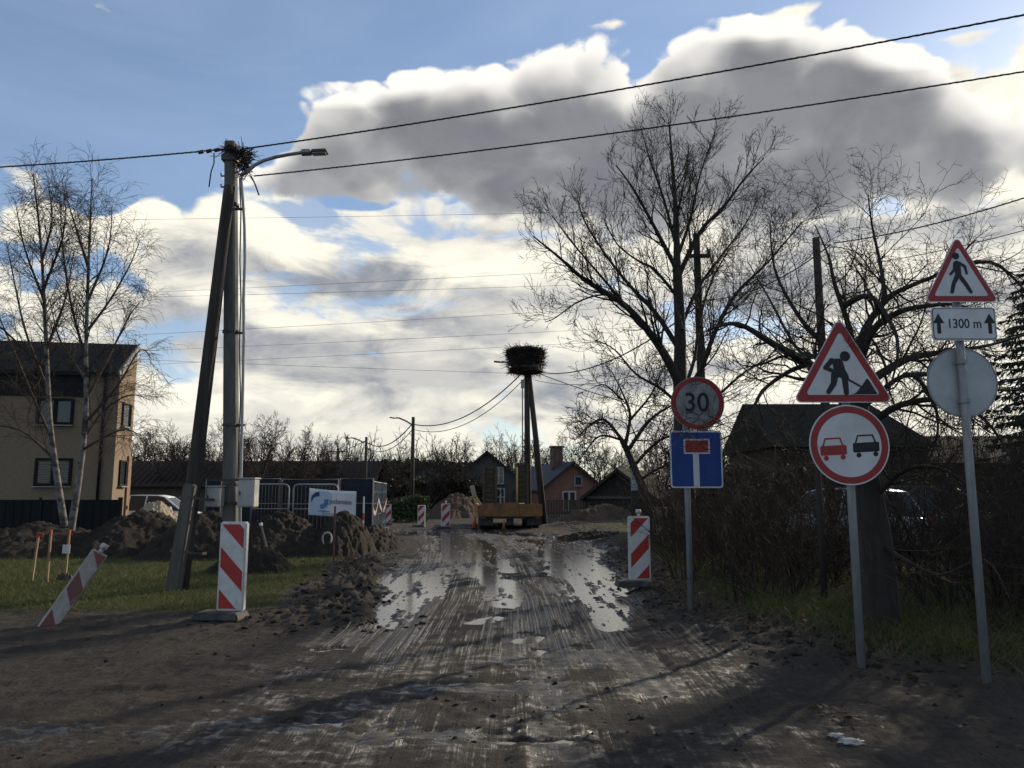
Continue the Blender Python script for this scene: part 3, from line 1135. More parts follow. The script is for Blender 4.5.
def build_big_tree():
    Y = 20.0
    T = [limb_pts([(688, 556), (684, 470), (682, 420), (680, 380), (680, 330), (677, 268)], Y, 0, 0.31, 0.12)]
    spec = [
        ([(677, 268), (676, 215), (672, 160), (669, 122)], 0.15, 0.02, 0.5),
        ([(681, 388), (662, 350), (628, 308), (585, 280), (560, 258), (533, 236)], 0.19, 0.018, -2.5),
        ([(681, 352), (655, 312), (632, 288), (608, 258), (585, 222), (578, 200)], 0.11, 0.016, 1.5),
        ([(680, 300), (655, 270), (640, 262), (618, 245), (604, 220)], 0.07, 0.014, -1.2),
        ([(678, 272), (655, 228), (634, 190), (616, 165)], 0.10, 0.015, -1.0),
        ([(677, 250), (664, 200), (650, 160), (640, 125)], 0.07, 0.013, 1.3),
        ([(677, 258), (690, 220), (700, 175), (715, 132)], 0.08, 0.013, 0.8),
        ([(679, 275), (700, 232), (725, 205), (745, 178), (764, 158)], 0.10, 0.014, -1.4),
        ([(680, 330), (697, 290), (722, 255), (745, 225), (757, 200)], 0.08, 0.013, 1.8),
        ([(682, 400), (700, 372), (714, 335), (735, 295), (768, 262), (802, 222)], 0.13, 0.015, -2.0),
        ([(682, 395), (694, 360), (700, 320), (712, 280), (735, 240)], 0.09, 0.014, 2.0),
        ([(683, 408), (660, 388), (636, 374), (615, 350), (596, 340)], 0.07, 0.012, -2.0),
        ([(640, 320), (612, 296), (582, 300), (555, 318), (545, 322)], 0.05, 0.010, -1.6),
        ([(684, 415), (712, 400), (745, 372), (780, 352)], 0.08, 0.012, -2.2),
        ([(628, 308), (600, 275), (570, 240), (552, 215)], 0.06, 0.011, -1.8),
        ([(682, 330), (676, 290), (690, 250), (688, 210), (694, 160)], 0.07, 0.011, 2.5),
    ]
    L = [limb_pts(p, Y + (0 if i < 12 else -0.5), dy, a * 0.74, b * 0.8) for i, (p, a, b, dy) in enumerate(spec)]
    prm = dict(n=[4.6, 4.8, 5.2, 5.4], density=True, start=[0.14, 0.12, 0.1, 0.1], ang=[36, 38, 38, 38], len=[1.55, 0.8, 0.42, 0.2], abs=True, seg=[6, 4, 3, 2],
               wig=[0.10, 0.13, 0.14, 0.14], trop=[0.13, 0.11, 0.09, 0.06], rr=[0.42, 0.5, 0.65, 0.75], minr=0.0056, shrink=0.5)
    tree_from('bare_tree', 'tall bare spreading tree rising behind the round 30 sign', T, L, prm, 11, M['bark'], M['twig'])


def build_apple_tree():
    Y = 8.6
    T = [limb_pts([(884, 668), (880, 600), (876, 540), (866, 480), (858, 420), (857, 375)], Y, 0, 0.235, 0.11)]
    spec = [
        ([(858, 420), (835, 388), (809, 364), (775, 345), (738, 324), (708, 330)], 0.085, 0.012, -0.6),
        ([(857, 380), (860, 340), (886, 300), (915, 284), (945, 270), (975, 240)], 0.06, 0.008, 0.4),
        ([(857, 372), (872, 332), (897, 313), (926, 306), (962, 306), (1000, 330)], 0.055, 0.008, -0.7),
        ([(857, 375), (850, 330), (835, 285), (828, 255), (815, 225)], 0.05, 0.007, 0.9),
        ([(845, 305), (870, 296), (892, 325), (898, 352), (889, 392)], 0.04, 0.007, -0.9),
        ([(858, 400), (830, 352), (800, 318), (775, 270), (770, 222)], 0.05, 0.007, 0.8),
        ([(858, 390), (905, 360), (945, 352), (990, 345), (1040, 330)], 0.06, 0.009, 0.9),
        ([(809, 364), (788, 372), (762, 392), (745, 425), (720, 440)], 0.035, 0.006, -0.6),
        ([(862, 430), (900, 405), (950, 400), (985, 420), (1010, 455)], 0.05, 0.007, -0.9),
        ([(860, 410), (905, 375), (930, 395), (938, 430), (925, 470)], 0.035, 0.006, -0.4),
        ([(886, 300), (880, 262), (872, 225), (868, 195)], 0.03, 0.006, 0.3),
        ([(945, 270), (990, 262), (1020, 285), (1035, 310)], 0.03, 0.006, -0.3),
        ([(872, 500), (905, 470), (945, 470), (985, 500)], 0.04, 0.006, -0.8),
        ([(876, 540), (905, 560), (940, 575), (985, 560), (1010, 600)], 0.03, 0.005, -1.0),
        ([(830, 352), (800, 352), (770, 300), (748, 262)], 0.03, 0.006, 0.9),
        ([(905, 375), (960, 375), (1000, 390), (1040, 385)], 0.035, 0.006, 1.2),
    ]
    L = [limb_pts(p, Y, dy * 1.6, a, b) for p, a, b, dy in spec]
    prm = dict(n=[6.2, 7.6, 8.4, 8.5], density=True, start=[0.1, 0.08, 0.1, 0.15], ang=[52, 55, 52, 50], len=[1.02, 0.5, 0.26, 0.12], abs=True, seg=[8, 5, 4, 2],
               wig=[0.17, 0.2, 0.22, 0.24], trop=[0.04, 0.09, 0.06, 0.03], rr=[0.42, 0.5, 0.6, 0.7], minr=0.0027, shrink=0.3)
    tree_from('apple_tree', 'gnarled bare apple tree with a thick dark trunk behind the road signs', T, L, prm, 23, M['bark'], M['twig'])


def build_birches():
    for lab, T, limbs, seed, Yb in (
        ('slender bare birch, the taller and nearer the picture edge of the pair', [(66, 536), (56, 470), (50, 420), (46, 340), (42, 260), (38, 215), (33, 172)],
         [[(52, 440), (30, 390), (5, 330), (-20, 280)], [(48, 390), (25, 330), (12, 270), (6, 240)], [(46, 350), (65, 300), (74, 250)],
          [(44, 300), (25, 250), (15, 200)], [(47, 370), (20, 345), (-10, 320), (-40, 318)], [(42, 260), (52, 220), (48, 185)], [(55, 460), (20, 430), (-20, 425)], [(43, 290), (62, 240), (66, 205)]], 5, 21.0),
        ('slender bare birch with black-patched bark, standing closer to the utility pole', [(70, 536), (80, 470), (86, 410), (86, 350), (88, 280), (90, 230), (92, 180)],
         [[(86, 400), (112, 350), (130, 315), (142, 300)], [(86, 360), (70, 300), (62, 240), (60, 200)], [(88, 300), (108, 250), (112, 205)],
          [(88, 420), (118, 385), (140, 350), (152, 360)], [(83, 440), (105, 410), (130, 395), (150, 400)], [(88, 330), (110, 300), (130, 265), (140, 240)],
          [(89, 270), (75, 225), (66, 195)], [(86, 380), (60, 340), (50, 300)], [(82, 450), (120, 430), (140, 435)]], 9, 20.6)):
        Tk = [limb_pts(T, Yb, 0, 0.105, 0.016)]
        r = np.random.default_rng(seed)
        L = []
        for k, p in enumerate(limbs):
            L.append(limb_pts(p, Yb, r.uniform(-1.6, 1.6), 0.045, 0.008))
        prm = dict(n=[5.5, 6.0, 6.5], density=True, start=[0.12, 0.1, 0.1], ang=[32, 36, 34], len=[1.15, 0.75, 0.5], abs=True, seg=[6, 5, 4],
                   wig=[0.10, 0.13, 0.12], trop=[0.03, -0.06, -0.2], rr=[0.4, 0.5, 0.7], minr=0.0046, shrink=0.4)
        org = Tk[0][0][0].copy(); org[2] = gz(org[0], org[1]) - 0.05
        lv = [[], [], []]
        for p, rd in L:
            sprout(r, p, rd, 0, prm, lv)
        tp, tr_ = Tk[0]
        sprout(r, tp[10:], tr_[10:], 0, prm, lv)
        root = empty('birch_tree', tuple(org), 0, lab, 'birch tree', 'pair of birches in front of the house')
        tubes_mesh('trunk', to_origin(Tk, org), M['birch'], root, 8)
        tubes_mesh('limb', to_origin(L, org), M['birch_twig'], root, 5)['kind'] = 'stuff'
        tubes_mesh('crown', to_origin([b for l in lv for b in l], org), M['birch_twig'], root, 3)


def generic_tree(r, H, spread, prm, nl=9, r0=0.16):
    """free-standing bare tree round the origin -> trunk+limbs, twigs"""
    tp = wander(r, np.array([0, 0, -0.1]), np.array([0, 0, 1.0]), H * 0.62, 8, 0.05, 0.05)
    tr_ = np.linspace(r0, r0 * 0.35, len(tp))
    limbs = []
    for k in range(nl):
        t = 0.3 + 0.7 * k / (nl - 1)
        i = min(int(t * (len(tp) - 1)), len(tp) - 1)
        a = k * 2.4 + r.uniform(-0.5, 0.5)
        up = 0.35 + 0.9 * t
        d = unit(np.array([math.cos(a), math.sin(a), up]))
        ln = H * (0.5 - 0.14 * t) * spread * r.uniform(0.8, 1.15)
        q = wander(r, tp[i], d, ln, 8, 0.13, 0.08)
        limbs.append((q, np.linspace(tr_[i] * 0.6, 0.012, len(q))))
    lv = [[] for _ in prm['n']]
    for p, rd in limbs:
        sprout(r, p, rd, 0, prm, lv)
    return [(tp, tr_)], limbs, [b for l in lv for b in l]


FAR_PRM = dict(n=[3.6, 4.6, 5.0], density=True, start=[0.15, 0.1, 0.1], ang=[42, 44, 44], len=[1.7, 0.8, 0.42], abs=True, seg=[4, 3, 2],
               wig=[0.18, 0.2, 0.2], trop=[0.1, 0.06, 0.04], rr=[0.5, 0.6, 0.8], minr=0.014, shrink=0.4)


def build_far_trees():
    protos = []
    for k in range(5):
        r = np.random.default_rng(100 + k)
        protos.append(generic_tree(r, 8.0, (1.0, 0.8, 1.1, 0.65, 0.9)[k], FAR_PRM, (10, 11, 9, 12, 10)[k]))
    made = {}
    # (px of stem, depth, py of the top, proto, label)
    spots = [
        (155, 70, 418, 1, 'bare tree in a clump above the brown barn roof, next to the house gable'), (172, 72, 415, 3, 'bare tree in the middle of the clump above the brown barn roof'),
        (188, 66, 422, 0, 'bare tree half hidden by the leaning pole brace'), (255, 44, 404, 2, 'wide bare tree right behind the utility pole cabinets'),
        (232, 60, 425, 1, 'bare tree seen between the two legs of the utility pole'), (300, 60, 418, 3, 'thin upright bare tree above the dark site fence'),
        (278, 64, 438, 0, 'low bare tree above the dark site fence behind the cabinets'), (322, 66, 432, 1, 'low bare tree beside the short dark pole'),
        (352, 80, 440, 4, 'far low bare tree left of the distant street lamp'), (392, 62, 436, 0, 'bare garden tree between the two distant street lamps'),
        (430, 52, 438, 2, 'bare garden tree with a dark crown in front of the pale green house'), (462, 54, 432, 4, 'knotty bare garden tree beside the grey gabled house'),
        (445, 70, 440, 1, 'far bare garden tree rising behind the pale green house'), (490, 74, 428, 3, 'bare tree rising behind the grey gabled house'), (512, 72, 432, 0, 'bare tree behind the roof of the grey gabled house, by the nest poles'),
        (556, 84, 424, 3, 'thin far bare tree standing between the nest poles and the chimney'), (545, 80, 430, 1, 'far bare tree right behind the nest poles'),
        (604, 78, 436, 2, 'far bare tree behind the pink house chimney'), (622, 70, 438, 4, 'far bare tree above the plank shed'),
        (650, 66, 432, 0, 'far bare tree behind the gnarled tree by the shed'), (214, 74, 436, 4, 'far bare tree between the leaning brace and the pole'),
        (372, 90, 444, 3, 'far bare tree behind the distant street lamp'), (130, 76, 428, 2, 'bare tree partly behind the brick gable'),
    ]
    for k, (px, Y, top, pr, lab) in enumerate(spots):
        g = P(px, 492, Y)
        z1 = P(px, top + 6, Y).z
        s = z1 / 8.0 / 0.98
        if pr not in made:
            tk, lb, tw = protos[pr]
            root = empty('bare_tree', (0, 0, 0), 0, lab, 'tree', 'bare trees on the skyline')
            tubes_mesh('trunk', tk + lb, M['bark'], root, 5)
            tubes_mesh('crown', tw, M['twig'], root, 3)
            made[pr] = root
        else:
            root = copy_tree(made[pr])
            root['label'] = lab
        root.location = (g.x, Y, 0)
        root.rotation_euler = (0, 0, k * 1.9)
        root.scale = (s * 1.05, s * 1.05, s)


def build_gnarled():
    """small orchard tree beyond the red and white panel"""
    Y = 24.0
    T = [limb_pts([(648, 548), (646, 500), (632, 462), (622, 440)], Y, 0, 0.16, 0.09)]
    spec = [([(622, 440), (605, 420), (590, 425), (575, 440)], 0.06, 0.012, -0.8), ([(625, 446), (630, 415), (622, 392), (612, 372)], 0.07, 0.012, 0.7),
            ([(628, 450), (650, 420), (672, 405), (690, 392)], 0.07, 0.012, -0.6), ([(634, 466), (660, 440), (690, 432), (715, 430)], 0.06, 0.01, 0.8),
            ([(630, 420), (650, 396), (660, 375), (668, 362)], 0.045, 0.01, 0.4), ([(622, 440), (600, 436), (585, 452), (580, 462)], 0.045, 0.01, 1.0),
            ([(640, 480), (665, 466), (690, 470), (705, 480)], 0.05, 0.01, -1.0), ([(622, 400), (605, 385), (592, 388)], 0.04, 0.01, -0.4)]
    L = [limb_pts(p, Y, dy, a, b) for p, a, b, dy in spec]
    prm = dict(n=[6.5, 6.0, 6.5], density=True, start=[0.1, 0.1, 0.1], ang=[52, 55, 50], len=[1.2, 0.6, 0.3], abs=True, seg=[5, 4, 2],
               wig=[0.25, 0.28, 0.3], trop=[0.10, 0.06, 0.03], rr=[0.42, 0.55, 0.7], minr=0.0085, shrink=0.3)
    tree_from('orchard_tree', 'small gnarled bare tree between the plank shed and the blue sign', T, L, prm, 41, M['bark'], M['twig'])


def bush_mesh(r, H, W, nst, prm, r0, lean=0.5):
    br = []
    lv = [[] for _ in prm['n']]
    for k in range(nst):
        a = r.uniform(0, 2 * PI)
        rr0 = W * 0.28 * math.sqrt(r.random())
        p = np.array([math.cos(a) * rr0, math.sin(a) * rr0, -0.05])
        a2 = a + r.normal() * 0.6
        d = unit(np.array([math.cos(a2) * lean * r.random(), math.sin(a2) * lean * r.random(), 1.0]))
        q = wander(r, p, d, H * r.uniform(0.55, 1.1), 7, 0.13, 0.03)
        rd = np.linspace(r0 * r.uniform(0.6, 1.2), 0.003, len(q))
        br.append((q, rd))
        sprout(r, q, rd, 0, prm, lv)
    return br, [b for l in lv for b in l]


BUSH_PRM = dict(n=[4.5, 4.5], density=True, start=[0.12, 0.15], ang=[42, 46], len=[0.7, 0.32], abs=True, seg=[5, 3],
                wig=[0.18, 0.22], trop=[0.04, 0.0], rr=[0.5, 0.65], minr=0.0032, shrink=0.4)


def build_bushes():
    protos = []
    for k, (H, W, n) in enumerate(((2.1, 1.8, 30), (1.5, 1.9, 34), (2.6, 1.6, 26), (1.1, 1.6, 30))):
        r = np.random.default_rng(300 + k)
        protos.append(bush_mesh(r, H, W, n, BUSH_PRM, 0.013, 0.75))
    made = {}
    lab = {
        0: 'brown bare thicket bush', 1: 'low tangled bare bush', 2: 'tall upright bare brush', 3: 'knee-high bare bramble'}
    spots = [
        # x, y, proto, scale, where
        (3.1, 13.2, 0, 1.0, 'right behind the post of the blue sign'), (3.7, 12.2, 1, 1.1, 'just right of the blue sign post'), (3.6, 15.0, 2, 1.0, 'reaching up to the blue sign'),
        (4.4, 13.6, 0, 1.1, 'between the blue sign and the round overtaking sign'), (4.5, 12.3, 1, 0.9, 'in front of the brush between the two nearer posts'),
        (5.1, 15.2, 2, 1.05, 'below the thick hanging limb'), (5.3, 12.3, 0, 1.0, 'behind the post of the round overtaking sign'),
(5.3, 9.4, 1, 1.0, 'right of the dark apple trunk'), (6.2, 10.0, 0, 1.0, 'behind the post of the pedestrian sign'),
        (6.3, 8.7, 1, 1.05, 'just right of the pedestrian sign post'), (7.2, 9.8, 2, 0.95, 'at the picture edge by the pedestrian sign'),
        (6.6, 12.6, 0, 1.2, 'in front of the dark parked car'), (7.8, 12.0, 2, 1.0, 'far right in the thicket'), (7.9, 10.2, 0, 1.1, 'outermost of the thicket beside the pedestrian sign'),
        (3.7, 16.4, 1, 1.0, 'behind the red and white panel on the verge side'), (4.2, 20.0, 0, 1.1, 'beyond the red and white panel toward the shed'), (4.2, 18.0, 2, 1.0, 'under the tall spreading tree'),
        (5.6, 18.2, 2, 1.1, 'between the tall tree and the silver car'), (4.4, 22.5, 1, 1.1, 'next to the small gnarled tree'), (7.2, 15.6, 2, 1.0, 'in front of the dark house wall'),
        (8.8, 14.6, 0, 1.3, 'in front of the farther dark roof'), (9.6, 12.4, 2, 1.1, 'deep in the right end of the thicket'), (6.0, 14.0, 1, 1.2, 'in front of the silver car'),
        (3.4, 10.6, 3, 1.1, 'low beside the foot of the blue sign post'), (5.9, 7.6, 3, 0.9, 'at the foot of the pedestrian sign post'), (7.3, 8.2, 1, 1.0, 'on the grass right of the pedestrian sign foot'),
        (8.6, 9.0, 2, 0.9, 'beyond the picture edge end of the verge'),
    ]
    for k, (x, y, pr, s, where) in enumerate(spots):
        l = lab[pr] + ' ' + where
        if pr not in made:
            st, tw = protos[pr]
            root = empty('bare_bush', (0, 0, 0), 0, l, 'bush', 'bare bushes of the roadside thicket')
            tubes_mesh('stems', st, M['brush'], root, 4)['kind'] = 'stuff'
            tubes_mesh('twigs', tw, M['brush'], root, 3)['kind'] = 'stuff'
            made[pr] = root
        else:
            root = copy_tree(made[pr])
            root['label'] = l
        root.location = (x, y, gz(x, y))
        root.rotation_euler = (0, 0, k * 2.1)
        root.scale = (s, s, s * (0.92 + 0.05 * (k % 4)))


def leaf_cloud(r, n, ctr, ext, size):
    c = r.normal(size=(n, 3))
    c = c / np.linalg.norm(c, axis=1)[:, None] * (r.random((n, 1)) ** 0.45)
    c = c * np.array(ext) + np.array(ctr)
    u = r.normal(size=(n, 3)); u /= np.linalg.norm(u, axis=1)[:, None]
    w = np.cross(u, r.normal(size=(n, 3))); w /= np.linalg.norm(w, axis=1)[:, None]
    s = size * r.uniform(0.5, 1.4, (n, 1))
    return np.stack([c - u * s, c + w * s * 0.55, c + u * s, c - w * s * 0.55], 1).reshape(-1, 3)


def leaves_mesh(name, V, m, parent):
    F = np.arange(len(V) // 4)[:, None] * 4 + np.arange(4)[None]
    o = np_mesh(name, V, F, m, parent)
    o['kind'] = 'stuff'
    return o


M['hedge_leaf'] = leaf_mat('dark_hedge_leaves', (0.030, 0.034, 0.020), (0.055, 0.045, 0.030), 0.15)
M['ever_leaf'] = leaf_mat('evergreen_leaves', (0.035, 0.055, 0.022), (0.06, 0.08, 0.03), 0.2)
M['brown_leaf'] = leaf_mat('withered_leaves', (0.060, 0.042, 0.028), (0.038, 0.030, 0.022), 0.15)
M['needle'] = leaf_mat('spruce_needles', (0.020, 0.034, 0.018), (0.035, 0.050, 0.026), 0.1)


def hedge(label, a, b, z_top, wid, seed, leaf, dens=900, group=None, size=0.075):
    """a dense overgrown hedge from a to b, ragged along the top"""
    r = np.random.default_rng(seed)
    a, b = np.array(a), np.array(b)
    L = np.linalg.norm(b - a)
    n = int(L * dens)
    t = r.random(n)
    top = z_top * (0.86 + 0.2 * fbm(t * L, t * 0 + seed, 0.8, 3, seed) + 0.0)
    v = r.normal(size=n) * 0.28
    z = top * (1 - (1 - np.sqrt(1 - r.random(n))) ** 0.6) * (1 - 0.25 * np.abs(v))
    z = np.where(r.random(n) < 0.35, top * r.uniform(0.75, 1.05, n), z)
    nrm = np.array([-(b - a)[1], (b - a)[0]]) / L
    xy = a + (b - a) * t[:, None] + nrm[None] * (v * wid)[:, None]
    c = np.concatenate([xy, z[:, None]], 1)
    u = r.normal(size=(n, 3)); u /= np.linalg.norm(u, axis=1)[:, None]
    w = np.cross(u, r.normal(size=(n, 3))); w /= np.linalg.norm(w, axis=1)[:, None]
    s = size * r.uniform(0.5, 1.4, (n, 1))
    org = np.array([*((a + b) / 2), 0.0])
    V = np.stack([c - u * s, c + w * s * 0.6, c + u * s, c - w * s * 0.6], 1).reshape(-1, 3) - org
    root = empty('hedge', tuple(org), 0, label, 'hedge', group)
    leaves_mesh('leaves', V, leaf, root)
    st = []
    for k in range(int(L * 9)):
        tt = r.random()
        p = np.array([*(a + (b - a) * tt + nrm * r.normal() * wid * 0.25), 0]) - org
        q = wander(r, p, unit(np.array([r.normal() * 0.3, r.normal() * 0.3, 1])), z_top * r.uniform(0.7, 1.18), 6, 0.13, 0.05)
        st.append((q, np.linspace(0.02, 0.006, len(q))))
    lv = [[], []]
    for q, rd in st:
        sprout(r, q, rd, 0, dict(n=[4, 5], start=[0.4, 0.2], ang=[38, 40], len=[0.32, 0.4], seg=[3, 2], wig=[0.15, 0.2], trop=[0.05, 0.02], rr=[0.6, 0.7], minr=0.008), lv)
    o = tubes_mesh('stems', st + lv[0] + lv[1], M['brush'], root, 3)
    o['kind'] = 'stuff'
    return root


def build_hedges():
    hedge('dark overgrown hedge behind the blue sign and the bare bushes', (4.6, 22.5), (9.4, 21.0), 2.75, 1.6, 51, M['hedge_leaf'], 1500)
    hedge('dark overgrown hedge behind the parked cars at the edge of the picture', (9.6, 20.5), (22, 18.5), 2.5, 1.8, 52, M['hedge_leaf'], 1000)
    hedge('brown withered hedge beyond the shed and the notice post', (8.8, 45), (17, 40), 4.4, 2.2, 53, M['brown_leaf'], 700, size=0.12)
    hedge('tall dark evergreen hedge behind the distant street lamps', (-15.5, 72), (-2.5, 66), 4.6, 3.0, 54, M['hedge_leaf'], 650, size=0.2)
    hedge('low green shrubs at the bend beside the small barrier panel', (-6.4, 44), (-4.9, 42), 1.55, 1.2, 55, M['ever_leaf'], 1100, size=0.09)
    hedge('dark garden hedge behind the two barrier panels of the bend', (-7.2, 55), (-1.2, 54), 2.9, 1.8, 56, M['hedge_leaf'], 900, size=0.13)
    hedge('brown scrub left of the pink house behind the trailer', (-5.0, 58), (-3.2, 58), 1.5, 1.5, 57, M['brown_leaf'], 800, size=0.11)


def build_far_wood():
    r = np.random.default_rng(71)
    br, tw = [], []
    for k in range(330):
        px = r.uniform(-250, 1300)
        Y = r.uniform(105, 150)
        g = P(px, 492, Y)
        H = r.uniform(5.5, 9.5) * Y / 110
        t = wander(r, np.array([g.x, Y, -0.2]), np.array([0, 0, 1.0]), H, 4, 0.05, 0.04)
        rd = np.linspace(0.13, 0.03, 5)
        br.append((t, rd))
        lv = [[], []]
        sprout(r, t, rd, 0, dict(n=[12, 5], start=[0.2, 0.2], ang=[40, 42], len=[0.42, 0.45], seg=[3, 2], wig=[0.1, 0.15], trop=[0.1, 0.05], rr=[0.5, 0.7], minr=0.035, shrink=0.5), lv)
        tw += lv[0] + lv[1]
    a = tubes_mesh('far_woods', br + tw, M['twig'], None, 3)
    tag(a, 'far-off bare woods closing the horizon', kind='stuff')


def build_spruce():
    r = np.random.default_rng(81)
    Y, px = 19.0, 1052
    g = P(px, 492, Y)
    H = P(px, 262, Y).z
    root = empty('spruce_tree', (g.x, Y, 0), 0, 'dark spruce with drooping boughs at the picture edge behind the pedestrian sign', 'spruce tree', 'spruces at the right end of the thicket')
    tk = [(np.array([[0, 0, -0.1], [0.03, 0, H * 0.5], [0, 0, H]]), np.array([0.16, 0.09, 0.015]))]
    tubes_mesh('trunk', tk, M['bark'], root, 6)
    br, N = [], []
    for k in range(150):
        t = (k + r.random()) / 150
        z = H * (0.08 + 0.91 * t)
        L = (1 - t) ** 0.8 * 2.1 * r.uniform(0.75, 1.15) + 0.12
        a = k * 2.39996
        d = unit(np.array([math.cos(a), math.sin(a), 0.15]))
        q = wander(r, np.array([0, 0, z]), d, L, 6, 0.05, -0.07)
        q[-1, 2] += 0.07 * L
        br.append((q, np.linspace(0.022, 0.005, len(q))))
        for j in range(int(40 * L) + 8):
            f = r.uniform(0.15, 1.0) * (len(q) - 1)
            i = min(int(f), len(q) - 2)
            p = q[i] + (q[i + 1] - q[i]) * (f - i)
            dd = unit(np.array([d[0] * 0.6 + r.normal() * 0.6, d[1] * 0.6 + r.normal() * 0.6, -0.55 + r.normal() * 0.25]))
            ww = unit(np.cross(dd, r.normal(size=3)))
            l = r.uniform(0.12, 0.30)
            s = 0.03
            N.append([p - ww * s * 0.4, p + dd * l * 0.5 + ww * s, p + dd * l, p + dd * l * 0.5 - ww * s])
    tubes_mesh('bough', br, M['bark'], root, 3)['kind'] = 'stuff'
    leaves_mesh('needles', np.array(N).reshape(-1, 3), M['needle'], root)
    for x, y, s, lab in ((10.9, 14.2, 0.82, 'added spruce shading the foreground, nearer than the one at the picture edge'), (14.6, 17.2, 1.0, 'added spruce shading the foreground, to the right of the one at the picture edge'),
                         (12.9, 11.6, 0.9, 'added spruce shading the foreground, closest to the road, outermost of the row')):
        c = copy_tree(root)  # extra spruces, added to keep the sun off the foreground mud
        c.location = (x, y, gz(x, y))
        c.rotation_euler = (0, 0, x)
        c.scale = (s * 1.1, s * 1.1, s)
        c['label'] = lab


build_big_tree()
build_apple_tree()
build_birches()
build_gnarled()
build_far_trees()
build_bushes()
build_hedges()
build_far_wood()
build_spruce()
# ------------------------------------------------------------------ buildings
M['tan_brick'] = mat('tan_brick', (0.235, 0.175, 0.115), 0.92, (0.185, 0.138, 0.09), 9, 0.5, 30, stretch=(1, 1, 3.2), dirt=((0.27, 0.20, 0.13), 0.6))
M['porch_wood'] = mat('porch_panel', (0.22, 0.13, 0.07), 0.8, (0.16, 0.09, 0.05), 6, stretch=(3, 3, 0.3))
M['roof_metal'] = mat('dark_roof_metal', (0.018, 0.018, 0.019), 0.85, (0.024, 0.023, 0.022), 4, dirt=((0.034, 0.032, 0.028), 0.62), spec=0.15)
M['fascia'] = mat('grey_fascia', (0.22, 0.22, 0.22), 0.5, (0.17, 0.17, 0.17), 5)
M['dark_fence'] = mat('dark_fence_panel', (0.011, 0.012, 0.014), 0.85, (0.015, 0.016, 0.018), 5, 0.2, 30, spec=0.2, stretch=(4, 4, 0.4))
M['frame_dark'] = mat('anthracite_frame', (0.010, 0.011, 0.012), 0.7, spec=0.2)
M['frame_white'] = mat('white_window_frame', (0.40, 0.40, 0.385), 0.7, (0.3, 0.3, 0.285), 8)
M['grey_planks'] = mat('weathered_planks', (0.085, 0.078, 0.070), 0.95, (0.058, 0.053, 0.049), 5, 0.3, 30, stretch=(6, 6, 0.3))
M['brown_planks'] = mat('brown_planks', (0.085, 0.062, 0.045), 0.9, (0.055, 0.042, 0.032), 5, 0.3, 30, stretch=(6, 6, 0.3))
M['green_wall'] = mat('pale_green_wall', (0.22, 0.27, 0.25), 0.9, (0.17, 0.21, 0.195), 3)
M['pink_wall'] = mat('reddish_render', (0.22, 0.105, 0.075), 0.92, (0.17, 0.082, 0.06), 2, 0.2, 20, dirt=((0.21, 0.12, 0.09), 0.6))
M['slate'] = mat('dark_slate_roof', (0.050, 0.055, 0.068), 0.75, (0.038, 0.042, 0.052), 3, 0.4, 12, stretch=(1, 6, 6), spec=0.2)
M['brown_roof'] = mat('brown_sheet_roof', (0.042, 0.031, 0.026), 0.95, (0.030, 0.023, 0.020), 3, 0.3, 8, stretch=(6, 1, 1), spec=0.15)
M['moss_roof'] = mat('mossy_roof', (0.026, 0.024, 0.020), 0.97, (0.018, 0.019, 0.013), 3, 0.5, 12, spec=0.1)
M['dark_wall'] = mat('dark_plank_wall', (0.034, 0.029, 0.025), 0.95, (0.024, 0.02, 0.018), 3, 0.3, 20, stretch=(5, 5, 0.4))
M['chimney'] = mat('sooty_brick', (0.13, 0.075, 0.055), 0.95, (0.08, 0.05, 0.042), 5, 0.4, 25)
mg, qg, bg_ = new_mat('window_glass')
bg_.inputs['Base Color'].default_value = (0.03, 0.035, 0.04, 1)
bg_.inputs['Roughness'].default_value = 0.06
bg_.inputs['Specular IOR Level'].default_value = 0.5
M['glass'] = mg
M['blind'] = mat('window_blind', (0.20, 0.20, 0.19), 0.8, (0.16, 0.16, 0.15), 6)


def on_plane(px, py, org, nrm):
    d, o = ray(px, py), Vector((0, 0, CAM_H))
    return o + d * ((Vector(org) - o).dot(Vector(nrm)) / d.dot(Vector(nrm)))


